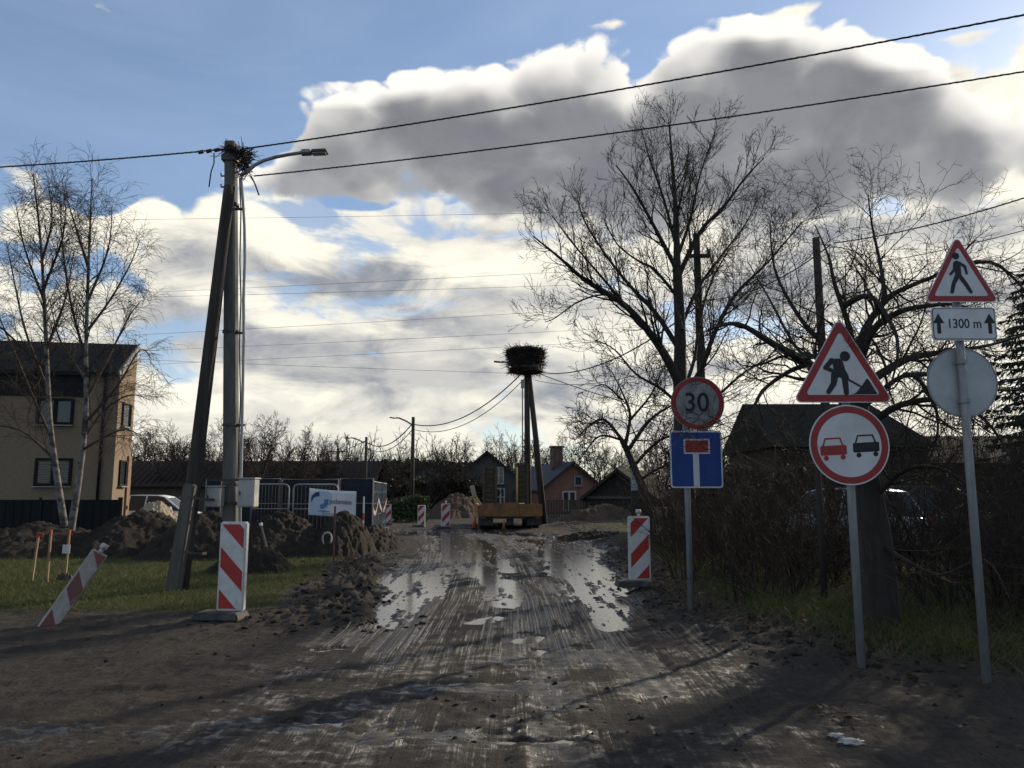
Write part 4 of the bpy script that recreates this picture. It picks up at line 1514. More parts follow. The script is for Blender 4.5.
def window(parent, x0, x1, z0, z1, y, fm, sashes=2, depth=0.09, fw=0.06, blind=False, name='window', side=None, cross=False):
    """frame, sill and panes set in the plane y (facing -y); side=+1 puts it in a wall facing +x"""
    def mp(b):
        if side is not None:
            b.v = [(side - vy, vx, vz) for vx, vy, vz in b.v]
        return b
    w, h, cx, cz = x1 - x0, z1 - z0, (x0 + x1) / 2, (z0 + z1) / 2
    b = MB()
    b.box((cx, y, z1 - fw / 2), (w, depth, fw)).box((cx, y, z0 + fw / 2), (w, depth, fw))
    b.box((x0 + fw / 2, y, cz), (fw, depth, h - 2 * fw)).box((x1 - fw / 2, y, cz), (fw, depth, h - 2 * fw))
    for k in range(1, sashes):
        b.box((x0 + w * k / sashes, y, cz), (fw * 1.3, depth * 0.9, h - 2 * fw))
    if cross:
        b.box((cx, y - 0.002, cz), (w - 2 * fw, depth * 0.7, fw * 0.7))
    fr = mp(b).build(name, fm, parent)
    sl = MB().box((cx, y - depth / 2 - 0.02, z0 - 0.025), (w + 0.08, 0.12, 0.04))
    mp(sl).build('sill', M['fascia'], fr)
    for k in range(sashes):
        a0, a1 = x0 + w * k / sashes + fw, x0 + w * (k + 1) / sashes - fw
        g = MB().box(((a0 + a1) / 2, y + 0.012, cz), (a1 - a0 + 0.02, 0.012, h - 2 * fw + 0.02))
        mp(g).build('pane', M['glass'], fr)
        if blind:
            s = MB()
            zz = z0 + fw + 0.05
            while zz < z1 - fw:
                s.box(((a0 + a1) / 2, y - 0.016, zz), (a1 - a0 - 0.02, 0.02, 0.035), rot=(0.5, 0, 0))
                zz += 0.085
            sb = mp(s).build('blind', M['blind'], fr)
            sb['kind'] = 'stuff'
    return fr


def build_modern_house():
    a = math.radians(10)
    C = P(113, 480, 27.0)
    root = empty('brick_house', (C.x, C.y, 0), a, 'two-storey tan brick house with a dark lean-to roof behind the birches', 'house')
    u, w = Vector((math.cos(a), math.sin(a), 0)), Vector((-math.sin(a), math.cos(a), 0))
    o = Vector((C.x, C.y, 0))

    def fx(px, py):
        p = on_plane(px, py, o, w) - o
        return p.dot(u), p.z

    def sx(px, py):
        p = on_plane(px, py, o, u) - o
        return p.dot(w), p.z
    _, ze = fx(113, 374)
    D, zr = sx(138, 350)
    Lw = 13.0
    # walls as one body: sloped top
    b = MB()
    poly = [(0.0, -0.2), (D, -0.2), (D, zr), (0.0, ze)]
    vs = [(0, y, z) for y, z in poly] + [(-Lw, y, z) for y, z in poly]
    b.add(vs, [(0, 1, 2, 3), (7, 6, 5, 4), (0, 3, 7, 4), (1, 0, 4, 5), (2, 1, 5, 6), (3, 2, 6, 7)])
    b.build('wall', M['tan_brick'], root)
    # dark band under the eave
    MB().box((-Lw / 2 - 0.5, -0.03, ze - 0.42), (Lw - 0.98, 0.06, 0.80)).build('dark_eave_band', M['roof_metal'], root)
    # roof slab
    sl = (zr - ze) / D
    b = MB()
    y0, y1, t = -0.16, D + 0.12, 0.14
    z0, z1 = ze + sl * y0 + 0.01, ze + sl * y1 + 0.01
    xs0, xs1 = -Lw - 0.2, -0.03
    b.add([(xs0, y0, z0), (xs1, y0, z0), (xs1, y1, z1), (xs0, y1, z1), (xs0, y0, z0 + t), (xs1, y0, z0 + t), (xs1, y1, z1 + t), (xs0, y1, z1 + t)],
          [(3, 2, 1, 0), (4, 5, 6, 7), (0, 1, 5, 4), (1, 2, 6, 5), (2, 3, 7, 6), (3, 0, 4, 7)])
    rf = b.build('roof', M['roof_metal'], root)
    ang = math.atan(sl)
    ln = math.hypot(y1 - y0, z1 - z0)
    k = 0
    x = -0.5
    while x > -Lw:
        MB().box((x, (y0 + y1) / 2, (z0 + z1) / 2 + t + 0.018), (0.03, ln - 0.02, 0.04), rot=(ang, 0, 0)).build('standing_seam', M['roof_metal'], rf)
        x -= 0.55
    # light verge trim up the gable
    MB().box((0.005, (y0 + y1) / 2, (z0 + z1) / 2 + 0.06), (0.07, ln + 0.04, 0.2), rot=(ang, 0, 0)).build('verge_trim', M['fascia'], root)
    # downpipe
    dx, _ = fx(103, 430)
    MB().tube([(dx, -0.09, ze - 0.1), (dx, -0.09, 0.3)], 0.05).build('downpipe', M['frame_dark'], root, True)
    for (x0, y1_, x1, y0_, bl) in ((38, 398, 73, 425, False), (36, 458, 71, 486, True)):
        xa, zt = fx(x0, y1_)
        xb, zb = fx(x1, y0_)
        window(root, xa, xb, zb, zt, -0.02, M['frame_dark'], 2, blind=bl, fw=0.09)
        window(root, xa - 3.2, xb - 3.2, zb, zt, -0.02, M['frame_dark'], 2, blind=bl, fw=0.09)
    for (x0, y1_, x1, y0_) in ((122.5, 402, 129, 428), (119.5, 460, 124, 486)):
        ya, zt = sx(x0, y1_)
        yb, zb = sx(x1, y0_)
        window(root, ya, yb, zb, zt, -0.02, M['frame_dark'], 1, fw=0.05, side=0.0)
    ya, zt = sx(127, 456)
    b = MB().box((0.03, (ya + D) / 2, zt / 2), (0.07, D - ya - 0.1, zt))
    dr = b.build('side_door', M['porch_wood'], root)
    MB().box((0.09, ya + 0.12, 1.05), (0.05, 0.03, 0.14)).build('handle', M['steel'], dr)


def gable_house(name, label, cat, px0, px1, Y, apex, eave_y, wallm, roofm, depth, rz=0.0, over=0.3, base=-0.1, group=None, planks=None):
    """gable end towards the camera; returns root, half width, eave z, apex z"""
    a, b_ = P(px0, 490, Y), P(px1, 490, Y)
    W = (b_.x - a.x) / math.cos(rz)
    zt, ze = P((px0 + px1) / 2, apex, Y).z, P((px0 + px1) / 2, eave_y, Y).z
    root = empty(name, ((a.x + b_.x) / 2, Y, 0), rz, label, cat, group)
    h = W / 2
    MB().prism([(-h, base), (h, base), (h, ze), (0, zt), (-h, ze)], 0, depth).build('wall', wallm, root)
    sl = math.hypot(h, zt - ze)
    ang = math.atan2(zt - ze, h)
    t = 0.1
    rb = MB()
    ex, ez = over * math.cos(ang), over * math.sin(ang)
    for s in (-1, 1):
        p = [(0, zt + 0.005), (s * (h + ex), ze - ez + 0.005), (s * (h + ex), ze - ez + t), (0, zt + t + 0.02)]
        rb.prism(p if s > 0 else p[::-1], -0.35, depth + 0.35)
    roof = rb.build('roof', roofm, root)
    bb = MB()
    for s in (-1, 1):
        bb.box((s * (h + ex) / 2, -0.37, (zt + ze - ez) / 2 + 0.02), (math.hypot(h + ex, zt - ze + ez), 0.035, 0.16), rot=(0, s * ang, 0))
    bb.build('barge_board', M['dark_wall'], root)
    if planks:
        x = -h + 0.06
        while x < h - 0.05:
            zt_ = ze + (zt - ze) * (1 - abs(x) / h) - 0.06
            MB().box((x, -0.014, zt_ / 2), (0.15, 0.022, zt_)).build('plank', planks, root)
            x += 0.17
    return root, h, ze, zt, roof


def local_x(root, px, py):
    o = root.location
    rz = root.rotation_euler.z
    p = on_plane(px, py, o, Vector((-math.sin(rz), math.cos(rz), 0))) - o
    return p.x * math.cos(rz) + p.y * math.sin(rz), p.z


def win_px(root, x0, y0, x1, y1, sashes=2, fm=None, cross=True, fw=0.1):
    xa, zt = local_x(root, x0, y0)
    xb, zb = local_x(root, x1, y1)
    return window(root, xa, xb, zb, zt, -0.03, fm or M['frame_white'], sashes, 0.1, fw, cross=cross)


def build_village():
    r, h, ze, zt, rf = gable_house('wooden_house', 'grey weathered wooden house with white lattice windows behind the trailer', 'house', 451, 523, 62, 452, 482,
                                   M['grey_planks'], M['roof_metal'], 9, over=0.45)
    win_px(r, 494, 467, 504, 484)
    win_px(r, 496, 488, 505, 506)
    win_px(r, 471, 488, 480, 506)
    r, h, ze, zt, rf = gable_house('green_house', 'pale green low house half hidden behind the bare garden trees', 'house', 408, 452, 66, 462, 480, M['green_wall'], M['roof_metal'], 8, over=0.35)
    win_px(r, 415, 486, 422, 499)
    win_px(r, 432, 486, 439, 499)
    # reddish house
    r, h, ze, zt, rf = gable_house('pink_house', 'reddish rendered house with a dark slate roof and a chimney', 'house', 541, 604, 56, 463, 489, M['pink_wall'], M['slate'], 9, rz=math.radians(15), over=0.3)
    win_px(r, 562, 491, 576, 511)
    xa, zt_ = local_x(r, 574, 476)
    xb, zb = local_x(r, 582, 486)
    window(r, xa, xb, zb, zt_, -0.03, M['green_wall'], 1, 0.08, 0.08, name='attic_window')
    ch = MB().box((-0.35, 2.5, zt + 0.45), (0.75, 0.75, 1.6)).build('chimney', M['chimney'], rf)
    MB().box((-0.35, 2.5, zt + 1.28), (0.9, 0.9, 0.12)).build('chimney_cap', M['chimney'], rf)
    # shed
    r, h, ze, zt, rf = gable_house('plank_shed', 'low dark plank shed with an open gable beside the reddish house', 'shed', 588, 650, 45, 470, 496, M['dark_wall'], M['moss_roof'], 6, rz=math.radians(-24), over=0.4, planks=M['dark_wall'])
    for k in (-0.9, -0.33, 0.33):
        MB().box((h * k, -0.09, ze / 2 - 0.2), (0.14, 0.1, ze - 0.4)).build('post', M['grey_planks'], r)
    MB().box((0, -0.1, ze - 0.08), (2 * h - 0.1, 0.09, 0.16)).build('tie_beam', M['grey_planks'], r)
    # barn
    a, b_ = P(112, 470, 64), P(376, 470, 64)
    zt, ze = P(250, 461, 64).z, P(250, 486, 64).z
    root = empty('barn', ((a.x + b_.x) / 2, 64, 0), 0, 'long low barn with a brown sheet roof behind the site fence', 'barn')
    L = b_.x - a.x
    MB().box((0, 3.5, ze / 2 - 0.1), (L - 0.6, 7, ze + 0.2)).build('wall', M['brown_planks'], root)
    rb = MB()
    vs = []
    for x in (-L / 2, L / 2):
        vs += [(x, -0.5, ze - 0.1), (x, 3.5, zt), (x, 7.5, ze - 0.1), (x, 7.5, ze + 0.02), (x, 3.5, zt + 0.14), (x, -0.5, ze + 0.02)]
    rb.add(vs, [(0, 1, 7, 6), (1, 2, 8, 7), (2, 3, 9, 8), (3, 4, 10, 9), (4, 5, 11, 10), (5, 0, 6, 11), (0, 5, 4, 1), (1, 4, 3, 2), (6, 7, 10, 11), (7, 8, 9, 10)])
    rf = rb.build('roof', M['brown_roof'], root)
    rr = MB()
    x = -L / 2 + 0.4
    sl = (zt - ze) / 4.0
    while x < L / 2:
        rr.box((x, 1.5, (zt + ze) / 2 + 0.12), (0.07, 4.05, 0.06), rot=(math.atan(sl), 0, 0))
        x += 0.5
    rr.build('roof_rib', M['brown_roof'], rf)['kind'] = 'stuff'
    # dark house behind the apple tree
    for nm, lab, px0, px1, Y, yt, ye, hip in (('dark_house', 'dark low house with a long roof behind the apple tree and overtaking sign', 770, 936, 27, 404, 446, 0.14),
                                              ('farm_building', 'dark farm building with a low roof line behind the pedestrian sign post', 918, 1250, 31, 436, 462, 0.0)):
        a, b_ = P(px0, 460, Y), P(px1, 460, Y)
        L = b_.x - a.x
        zt, ze = P((px0 + px1) / 2, yt, Y + 3).z, P((px0 + px1) / 2, ye, Y).z
        root = empty(nm, ((a.x + b_.x) / 2, Y, 0), 0, lab, 'house' if nm == 'dark_house' else 'farm building')
        MB().box((0, 3, ze / 2), (L - 0.5, 6, ze)).build('wall', M['dark_wall'], root)
        rb = MB()
        hx = L * hip
        vs = [(-L / 2, -0.4, ze - 0.05), (L / 2, -0.4, ze - 0.05), (L / 2, 6.4, ze - 0.05), (-L / 2, 6.4, ze - 0.05), (-L / 2 + 0.02, 3, zt), (L / 2 - hx, 3, zt)]
        rb.add(vs, [(0, 1, 5, 4), (1, 2, 5), (2, 3, 4, 5), (3, 0, 4), (3, 2, 1, 0)])
        rf = rb.build('roof', M['moss_roof'] if nm == 'dark_house' else M['brown_roof'], root)
        for k in range(3):
            xw = -L / 2 + L * (0.2 + 0.28 * k)
            window(root, xw - 0.45, xw + 0.45, 0.9, 2.0, -0.03, M['frame_white'], 2, 0.1, 0.07)


def build_left_fence():
    Y = 24.0
    root = empty('panel_fence', tuple(P(60, 492, Y).xy) + (0,), 0, 'dark solid panel fence in front of the brick house', 'fence')
    xr = P(121, 492, Y).x - root.location.x
    zt = P(60, 500, Y).z
    x = xr
    k = 0
    while x > -14:
        w = 2.3
        MB().box((x, 0.0, zt / 2 + 0.03), (0.1, 0.1, zt + 0.1)).build('fence_post', M['dark_fence'], root)
        pn = MB().box((x - w / 2 - 0.05, 0, zt / 2), (w - 0.02, 0.05, zt - 0.06)).build('fence_panel', M['dark_fence'], root)
        for j in range(1, 9):
            MB().box((x - 0.05 - w * j / 9, -0.032, zt / 2), (0.02, 0.016, zt - 0.1)).build('rib', M['dark_fence'], pn)
        MB().box((x - w / 2 - 0.05, 0, zt - 0.01), (w - 0.02, 0.07, 0.04)).build('top_rail', M['dark_fence'], root)
        x -= w + 0.1
        k += 1


def build_plank_fence():
    Y = 46.0
    a, b_ = P(546, 500, Y), P(592, 500, Y)
    root = empty('plank_fence', (a.x, Y, 0), 0, 'brown plank fence between the trailer and the shed', 'fence')
    x, k = 0.0, 0
    r = random.Random(3)
    while x < b_.x - a.x:
        h = P(570, 501, Y).z + r.uniform(-0.06, 0.08)
        MB().box((x, r.uniform(-0.008, 0.008), h / 2), (0.13, 0.025, h), rot=(0, r.uniform(-0.02, 0.02), 0)).build('plank', M['brown_planks'], root)
        x += 0.155
    for z in (0.35, 1.1):
        MB().box(((b_.x - a.x) / 2, 0.045, z), (b_.x - a.x, 0.05, 0.09)).build('rail', M['brown_planks'], root)


def mound(label, pxc, Y, top, wpx, dep, m, seed, rough=0.32, name='soil_heap'):
    """heap of dug soil: px centre, depth, px height of the top, half width in px"""
    c = P(pxc, 500, Y)
    rx = wpx / FPX * Y
    H = P(pxc, top, Y).z
    n1, n2 = 120, 90
    u = np.linspace(-1, 1, n1)
    v = np.linspace(-1, 1, n2)
    U, V = np.meshgrid(u, v)
    X, Yv = U * rx * 1.12, V * dep * 1.12
    a = np.hypot(U, V) * 1.12
    wob = 0.28 * fbm(U * 2.2, V * 2.2, 1.0, 4, seed)
    prof = np.clip(1 - (a * (1 + wob)) ** 1.55, -0.25, 1)
    gx, gy = X + c.x, Yv + Y
    nz = 0.55 * fbm(gx, gy, 1.3, 6, seed + 3, 0.68) + 0.35 * (0.6 - np.abs(fbm(gx, gy, 3.6, 4, seed + 9, 0.65)) * 2)
    base = ground_fields(gx, gy)[0]
    Z = base - 0.06 + H * prof * (1 + rough * nz) + 0.16 * nz * nstep(prof, 0.0, 0.15)
    V3 = np.stack([X.ravel(), Yv.ravel(), Z.ravel()], 1)
    i = np.arange(n1 * n2).reshape(n2, n1)
    F = np.stack([i[:-1, :-1].ravel(), i[:-1, 1:].ravel(), i[1:, 1:].ravel(), i[1:, :-1].ravel()], 1)
    keep = (prof.ravel()[F] > -0.24).any(1)
    o = np_mesh(name, V3, F[keep], m, smooth=True)
    o.location = (c.x, Y, 0)
    return tag(o, label, 'soil heap' if name == 'soil_heap' else 'sand pile', 'heaps of dug soil')


def build_mounds():
    s = M['soil']
    mound('broad dark soil heap behind the three wooden stakes', 45, 20.5, 528, 95, 2.6, s, 1)
    mound('tall dark soil heap between the birches and the leaning pole brace', 145, 21.0, 513, 66, 2.4, s, 2)
    mound('dark soil heap around the foot of the pole brace below the cabinets', 210, 19.5, 515, 60, 2.2, s, 4)
    mound('soil heap behind the utility pole, left of the company banner', 282, 20.0, 515, 52, 2.0, s, 6)
    mound('pointed soil heap in front of the company banner', 345, 20.5, 514, 36, 2.0, s, 7)
    mound('flat soil heap tapering out at the mesh fence', 378, 22.5, 527, 26, 2.4, s, 9)
    mound('low soil ridge on the grass by the thin grey stick', 255, 15.6, 545, 44, 0.8, s, 12)
    mound('reddish soil heap beside the parked trailer', 457, 50, 495, 32, 3.4, M['clay'], 14)
    mound('reddish soil heap in front of the plank shed', 604, 41, 509, 46, 2.2, M['clay'], 17)
    mound('flat mud heap in front of the trailer and cone', 585, 27, 533, 40, 1.2, s, 19)
    mound('small pale sand pile beside the parked white car', 158, 28.0, 502, 26, 1.6, M['sand'], 20, name='sand_pile')


build_modern_house()
build_village()
build_left_fence()
build_plank_fence()
build_mounds()
# ------------------------------------------------------------------ poles, wires, signs
def helix(pts, rad, pitch, ph, n_per=7):
    out = []
    tot = 0
    for i in range(len(pts) - 1):
        a, b = Vector(pts[i]), Vector(pts[i + 1])
        L = (b - a).length
        t = (b - a).normalized()
        u = t.cross(Vector((0, 0, 1))).normalized()
        w = t.cross(u)
        k = max(2, int(L / pitch * n_per))
        for j in range(k):
            s = tot + L * j / k
            ang = 2 * PI * s / pitch + ph
            out.append(a.lerp(b, j / k) + (u * math.cos(ang) + w * math.sin(ang)) * rad)
        tot += L
    out.append(Vector(pts[-1]))
    return out


def sag_line(a, b, sag, n=24):
    a, b = Vector(a), Vector(b)
    return [a.lerp(b, t / n) - Vector((0, 0, sag * 4 * (t / n) * (1 - t / n))) for t in range(n + 1)]


def cable(label, a, b, sag, r, m=None, twist=False, n=24, group='overhead cables', name='overhead_cable'):
    pts = sag_line(a, b, sag, n)
    mb = MB()
    if twist:
        for k in range(3):
            mb.tube(helix(pts, r * 0.62, 0.42, k * 2 * PI / 3, 5), r * 0.55, 4)
        root = mb.build(name, m or M['cable'], None, True)
    else:
        mb.tube(pts, r, 5)
        root = mb.build(name, m or M['cable'], None, True)
    return tag(root, label, 'cable', group)


def twigs_nest(parent, name, r, n, ctr, ext, ln, rad, m, droop=0.0):
    br = []
    for k in range(n):
        d = r.normal(size=3); d /= np.linalg.norm(d)
        c = np.array(ctr) + d * np.array(ext) * r.random() ** 0.4
        a = r.uniform(0, 2 * PI)
        dd = unit(np.array([math.cos(a), math.sin(a), r.normal() * 0.35 - droop]))
        L = ln * r.uniform(0.5, 1.3)
        q = np.array([c - dd * L / 2, c + r.normal(size=3) * L * 0.05, c + dd * L / 2])
        br.append((q, np.array([rad, rad * 0.8, rad * 0.4]) * r.uniform(0.6, 1.3)))
    o = tubes_mesh(name, br, m, parent, 4)
    o['kind'] = 'stuff'
    return o


def lamp_head(parent, pts, head_len, mname='dark_metal', r0=0.03):
    """curved arm and a flat lamp head beyond its tip"""
    arm = MB().tube(pts, [r0] * len(pts), 8).build('lamp_arm', M['steel'], parent, True)
    p, q = Vector(pts[-2]), Vector(pts[-1])
    d = (q - p).normalized()
    sg = 1 if d.x > 0 else -1
    ang = math.atan2(d.z, abs(d.x)) * sg
    R = Matrix.Rotation(-ang * 0.35, 3, 'Y')
    b = MB()
    b.box(q + Vector((head_len * 0.12 * (1 if d.x > 0 else -1), 0, 0.005)), (head_len * 0.42, 0.15, 0.085), R, 0.8)
    hd = b.build('lamp_head', M['steel'], parent, False, 0.015)
    b = MB().box(q + Vector((head_len * 0.62 * (1 if d.x > 0 else -1), 0, 0.012)), (head_len * 0.62, 0.19, 0.06), R, 0.85)
    b.build('lamp_housing', M[mname], hd, False, 0.012)
    MB().box(q + Vector((head_len * 0.62 * (1 if d.x > 0 else -1), 0, -0.025)), (head_len * 0.5, 0.14, 0.012), R).build('lamp_lens', M['white_plastic'], hd)


M['stub'] = mat('stained_concrete', (0.105, 0.095, 0.08), 0.95, (0.07, 0.062, 0.052), 6, 0.5, 50, stretch=(1, 1, 0.2))


def build_main_pole():
    Y = 13.2
    base = P(231, 588, Y)
    top = P(231, 143, Y)
    o = Vector((base.x, Y, 0))
    root = empty('utility_pole', tuple(o), 0, 'concrete utility pole with a leaning timber brace, street lamp and grey cabinets', 'utility pole')
    L = lambda px, py, y=Y: P(px, py, y) - o
    H = top.z
    lean = (top.x - base.x) / H

    def ax(z):
        return lean * z
    b = MB()
    prof = [(-0.3, 0.112), (0.0, 0.112), (H, 0.09)]
    vs = []
    for z, r in prof:
        c = r * 0.28
        for x, y in ((-r + c, -r), (r - c, -r), (r, -r + c), (r, r - c), (r - c, r), (-r + c, r), (-r, r - c), (-r, -r + c)):
            vs.append((x + ax(z), y * 1.15, z))
    fs = [tuple(i * 8 + j for j in range(8)) for i in (0, 2)]
    for i in range(2):
        for k in range(8):
            k2 = (k + 1) % 8
            fs.append((i * 8 + k, i * 8 + k2, (i + 1) * 8 + k2, (i + 1) * 8 + k))
    pole = b.add(vs, fs).build('pole', M['concrete'], root)
    # timber brace, leaning in from the left
    p0, p1 = L(186, 545, Y - 0.55), L(228.5, 196, Y - 0.16)
    MB().tube([p0 + (p0 - p1) * 0.12, p0, p0.lerp(p1, 0.5), p1, p1 + (p1 - p0) * 0.03], [0.122, 0.12, 0.11, 0.098, 0.095], 12).build('brace', M['pole_wood'], root, True)
    # concrete stub strapped beside the brace
    s0, s1 = L(174, 590, Y - 0.74), L(191, 484, Y - 0.66)
    d = (s1 - s0)
    b = MB()
    b.tube([s0 - d * 0.12, s1], [0.15, 0.13], 4)
    b.build('brace_stub', M['stub'], root, False, 0.02)
    for f in (0.35, 0.86):
        c = s0.lerp(s1, f) + Vector((0.09, 0.1, 0))
        MB().tube([c - d.normalized() * 0.02, c + d.normalized() * 0.02], 0.285, 14, cap=False, flat=0.72).build('strap', M['dark_metal'], root)
    # bands on the pole
    for py in (425, 484, 503, 332, 205):
        z = P(231, py, Y).z
        MB().tube([(ax(z), 0, z - 0.02), (ax(z), 0, z + 0.02)], 0.15, 8).build('band', M['dark_metal'], root)
    # top collar, hooks and clamp
    zc = P(231, 160, Y).z
    MB().box((ax(zc), 0, zc), (0.25, 0.27, 0.1)).build('collar', M['dark_metal'], root)
    for py, s in ((187, -1), (176, -1)):
        z = P(231, py, Y).z
        MB().tube([(ax(z) + s * 0.08, 0, z), (ax(z) + s * 0.17, 0, z), (ax(z) + s * 0.18, 0, z + 0.05)], 0.016, 6).build('hook', M['dark_metal'], root)
    for px, py in ((201, 152), (209, 151), (217, 150)):
        p = L(px, py)
        MB().tube([p - Vector((0.045, 0, 0.01)), p + Vector((0.045, 0, 0.01))], 0.035, 8).build('cable_clamp', M['dark_metal'], root, True)
    # loose cable tail
    p = [L(*k, Y - 0.2) for k in ((214, 153), (214, 163), (211, 172), (209, 187))]
    MB().tube(p, 0.012, 6).build('cable_tail', M['cable'], root, True)
    p = [L(*k, Y - 0.2) for k in ((251, 176), (255, 184), (259, 195))]
    MB().tube(p, 0.014, 6).build('cable_tail', M['cable'], root, True)
    # conduit down the right side, wavy
    p = [L(*k, Y - 0.05) for k in ((241, 178), (243, 200), (244.5, 225), (245, 260), (243.5, 300), (244, 340), (243, 380), (242, 430), (241, 470), (240, 500), (240, 560))]
    MB().tube(p, 0.026, 7).build('conduit', M['cabinet'], root, True)
    p = [L(*k, Y - 0.02) for k in ((239.5, 178), (241, 210), (240, 260), (241, 300), (239.5, 345), (240.5, 400), (239, 440), (238, 480))]
    MB().tube(p, 0.013, 6).build('service_cable', M['cable'], root, True)
    for py in (209, 333, 425):
        a_, b_ = L(233, py), L(244.5, py, Y - 0.05)
        MB().box((a_ + b_) / 2, ((b_ - a_).length, 0.05, 0.035)).build('conduit_bracket', M['dark_metal'], root)
    # cross irons holding the cabinets
    for py in (480, 503):
        a_, b_ = L(207, py, Y - 0.12), L(256, py, Y - 0.12)
        MB().box((a_ + b_) / 2, (b_.x - a_.x, 0.03, 0.04)).build('cross_iron', M['dark_metal'], root)
    for x0, x1, y0, y1, dp in ((209, 222, 487, 507, 0.2), (241, 256, 479, 507, 0.26)):
        a_, b_ = L(x0, y0, Y - 0.26), L(x1, y1, Y - 0.26)
        w, h = b_.x - a_.x, a_.z - b_.z
        cb = MB().box((a_.x + w / 2, a_.y, b_.z + h / 2), (w, dp, h)).build('meter_cabinet', M['cabinet'], root, False, 0.012)
        MB().box((a_.x + w / 2, a_.y - dp / 2 - 0.006, b_.z + h / 2), (w * 0.9, 0.016, h * 0.92)).build('cabinet_door', M['cabinet'], cb, False, 0.004)
        MB().box((a_.x + w * 0.15, a_.y - dp / 2 - 0.02, b_.z + h / 2), (0.02, 0.02, 0.06)).build('lock', M['dark_metal'], cb)
        MB().box((a_.x + w / 2, a_.y, b_.z + h + 0.012), (w + 0.03, dp + 0.05, 0.02)).build('cabinet_lid', M['cabinet'], cb)
    # street lamp
    pts = [L(*k, Y - 0.1) for k in ((240, 176), (247, 172), (255, 165), (264, 160.5), (276, 157), (289, 154.5), (303, 152.5))]
    lamp_head(root, pts, 0.47, r0=0.032)
    # birds' twigs caught on the top
    n = empty('twig_nest', tuple(L(240, 158) + o), 0, 'untidy bundle of twigs lodged on the top of the pole by the street lamp', 'nest')
    r = np.random.default_rng(5)
    twigs_nest(n, 'twigs', r, 120, (-0.06, -0.02, 0.08), (0.27, 0.2, 0.13), 0.40, 0.007, M['twig'])
    twigs_nest(n, 'hanging_twigs', r, 130, (0.10, -0.06, -0.14), (0.10, 0.14, 0.28), 0.32, 0.007, M['twig'], 0.7)
    return o


def build_cables():
    Y = 13.2
    cable('overhead cable running left from the utility pole past the birches', P(226, 149, Y), P(-420, 172, 17.5), 0.25, 0.0145, twist=True)
    a = P(243, 149, Y); e = P(1024, 15, 9.0) + Vector((0, 0, 0.3))
    cable('upper twisted cable running right from the utility pole over the grey cloud', a, a + (e - a) * 1.9, 0.30, 0.0145, twist=True)
    a = P(254, 176, Y); e = P(1024, 71, 9.3) + Vector((0, 0, 0.33))
    cable('lower twisted cable running right from below the street lamp', a, a + (e - a) * 1.9, 0.34, 0.013, twist=True)
    # nest pole
    n1, p412, p365 = P(523, 372, 38), P(412, 424, 47), P(365, 441, 58)
    cable('upper sagging cable between the nest poles and the distant street lamp', n1, p412, 0.95, 0.03)
    cable('lower sagging cable between the nest poles and the distant street lamp', P(525, 378, 38), P(412, 429, 47), 1.05, 0.02)
    cable('upper sagging cable between the two distant street lamps', p412, p365, 0.8, 0.035)
    cable('lower sagging cable between the two distant street lamps', P(412, 430, 47), P(365, 446, 58), 0.8, 0.025)
    cable('far cable running left from the farther street lamp', p365, P(300, 452, 75), 0.6, 0.03)
    cable('thick cable from the stork nest to the wooden pole in the bare tree', P(540, 372, 38), P(705, 300, 22), 0.75, 0.026)
    cable('thin cable from the nest poles into the branches of the bare tree', P(535, 380, 38), P(705, 350, 22), 0.55, 0.013)
    cable('thin cable dropping from the nest poles towards the shed', P(540, 374, 38), P(655, 410, 36), 0.1, 0.02)
    # right pole
    a = P(834, 243, 17); e = P(1024, 197, 12.5) + Vector((0, 0, 0.28))
    cable('upper twisted cable running right from the dark pole behind the apple tree', a, a + (e - a) * 1.8, 0.3, 0.014, twist=True)
    a = P(834, 268, 17); e = P(1024, 230, 12.5) + Vector((0, 0, 0.24))
    cable('lower thin cable running right from the dark pole behind the apple tree', a, a + (e - a) * 1.8, 0.25, 0.008)
    cable('cable between the two wooden poles among the branches', P(705, 300, 22), P(829, 246, 17), 0.3, 0.015)
    # far transmission wires
    for k, (y0, y1) in enumerate(((218, 211), (292, 271), (296, 284), (334, 310), (350, 330), (364, 343), (357, 372))):
        lab = ('topmost', 'second', 'third', 'fourth', 'fifth', 'sixth', 'lowest')[k]
        Yd = 150
        a, b = P(120, y0, Yd), P(540, y1, Yd)
        cable(lab + ' of the hair-thin transmission wires crossing the clouds far off', a - (b - a) * 0.55, b + (b - a) * 0.75, 0.5, 0.03, M['wire'], group='far transmission wires', name='transmission_wire')


def far_pole(name, label, px, ytop, Y, r, lamp=None, m='pole_wood', group=None, cat='utility pole', cross=None):
    g = P(px, 492, Y)
    H = P(px, ytop, Y).z
    root = empty(name, (g.x, Y, gz(g.x, Y)), 0, label, cat, group)
    z0 = root.location.z
    MB().tube([(0, 0, -0.2), (0, 0, H * 0.5), (0, 0, H - z0)], [r, r * 0.88, r * 0.75], 10).build('pole', M[m], root, True)
    if lamp:
        pts = [P(x, y, Y) - root.location for x, y in lamp]
        lamp_head(root, pts, 0.62, r0=0.05)
    if cross:
        w, zc = cross
        MB().box((0, -r, H - zc), (w, 0.08, 0.1)).build('cross_arm', M[m], root)
        for s in (-1, 1):
            MB().tube([(s * w * 0.42, -r, H - zc + 0.05), (s * w * 0.42, -r, H - zc + 0.2)], 0.045, 8).build('insulator', M['cabinet'], root, True)
    return root


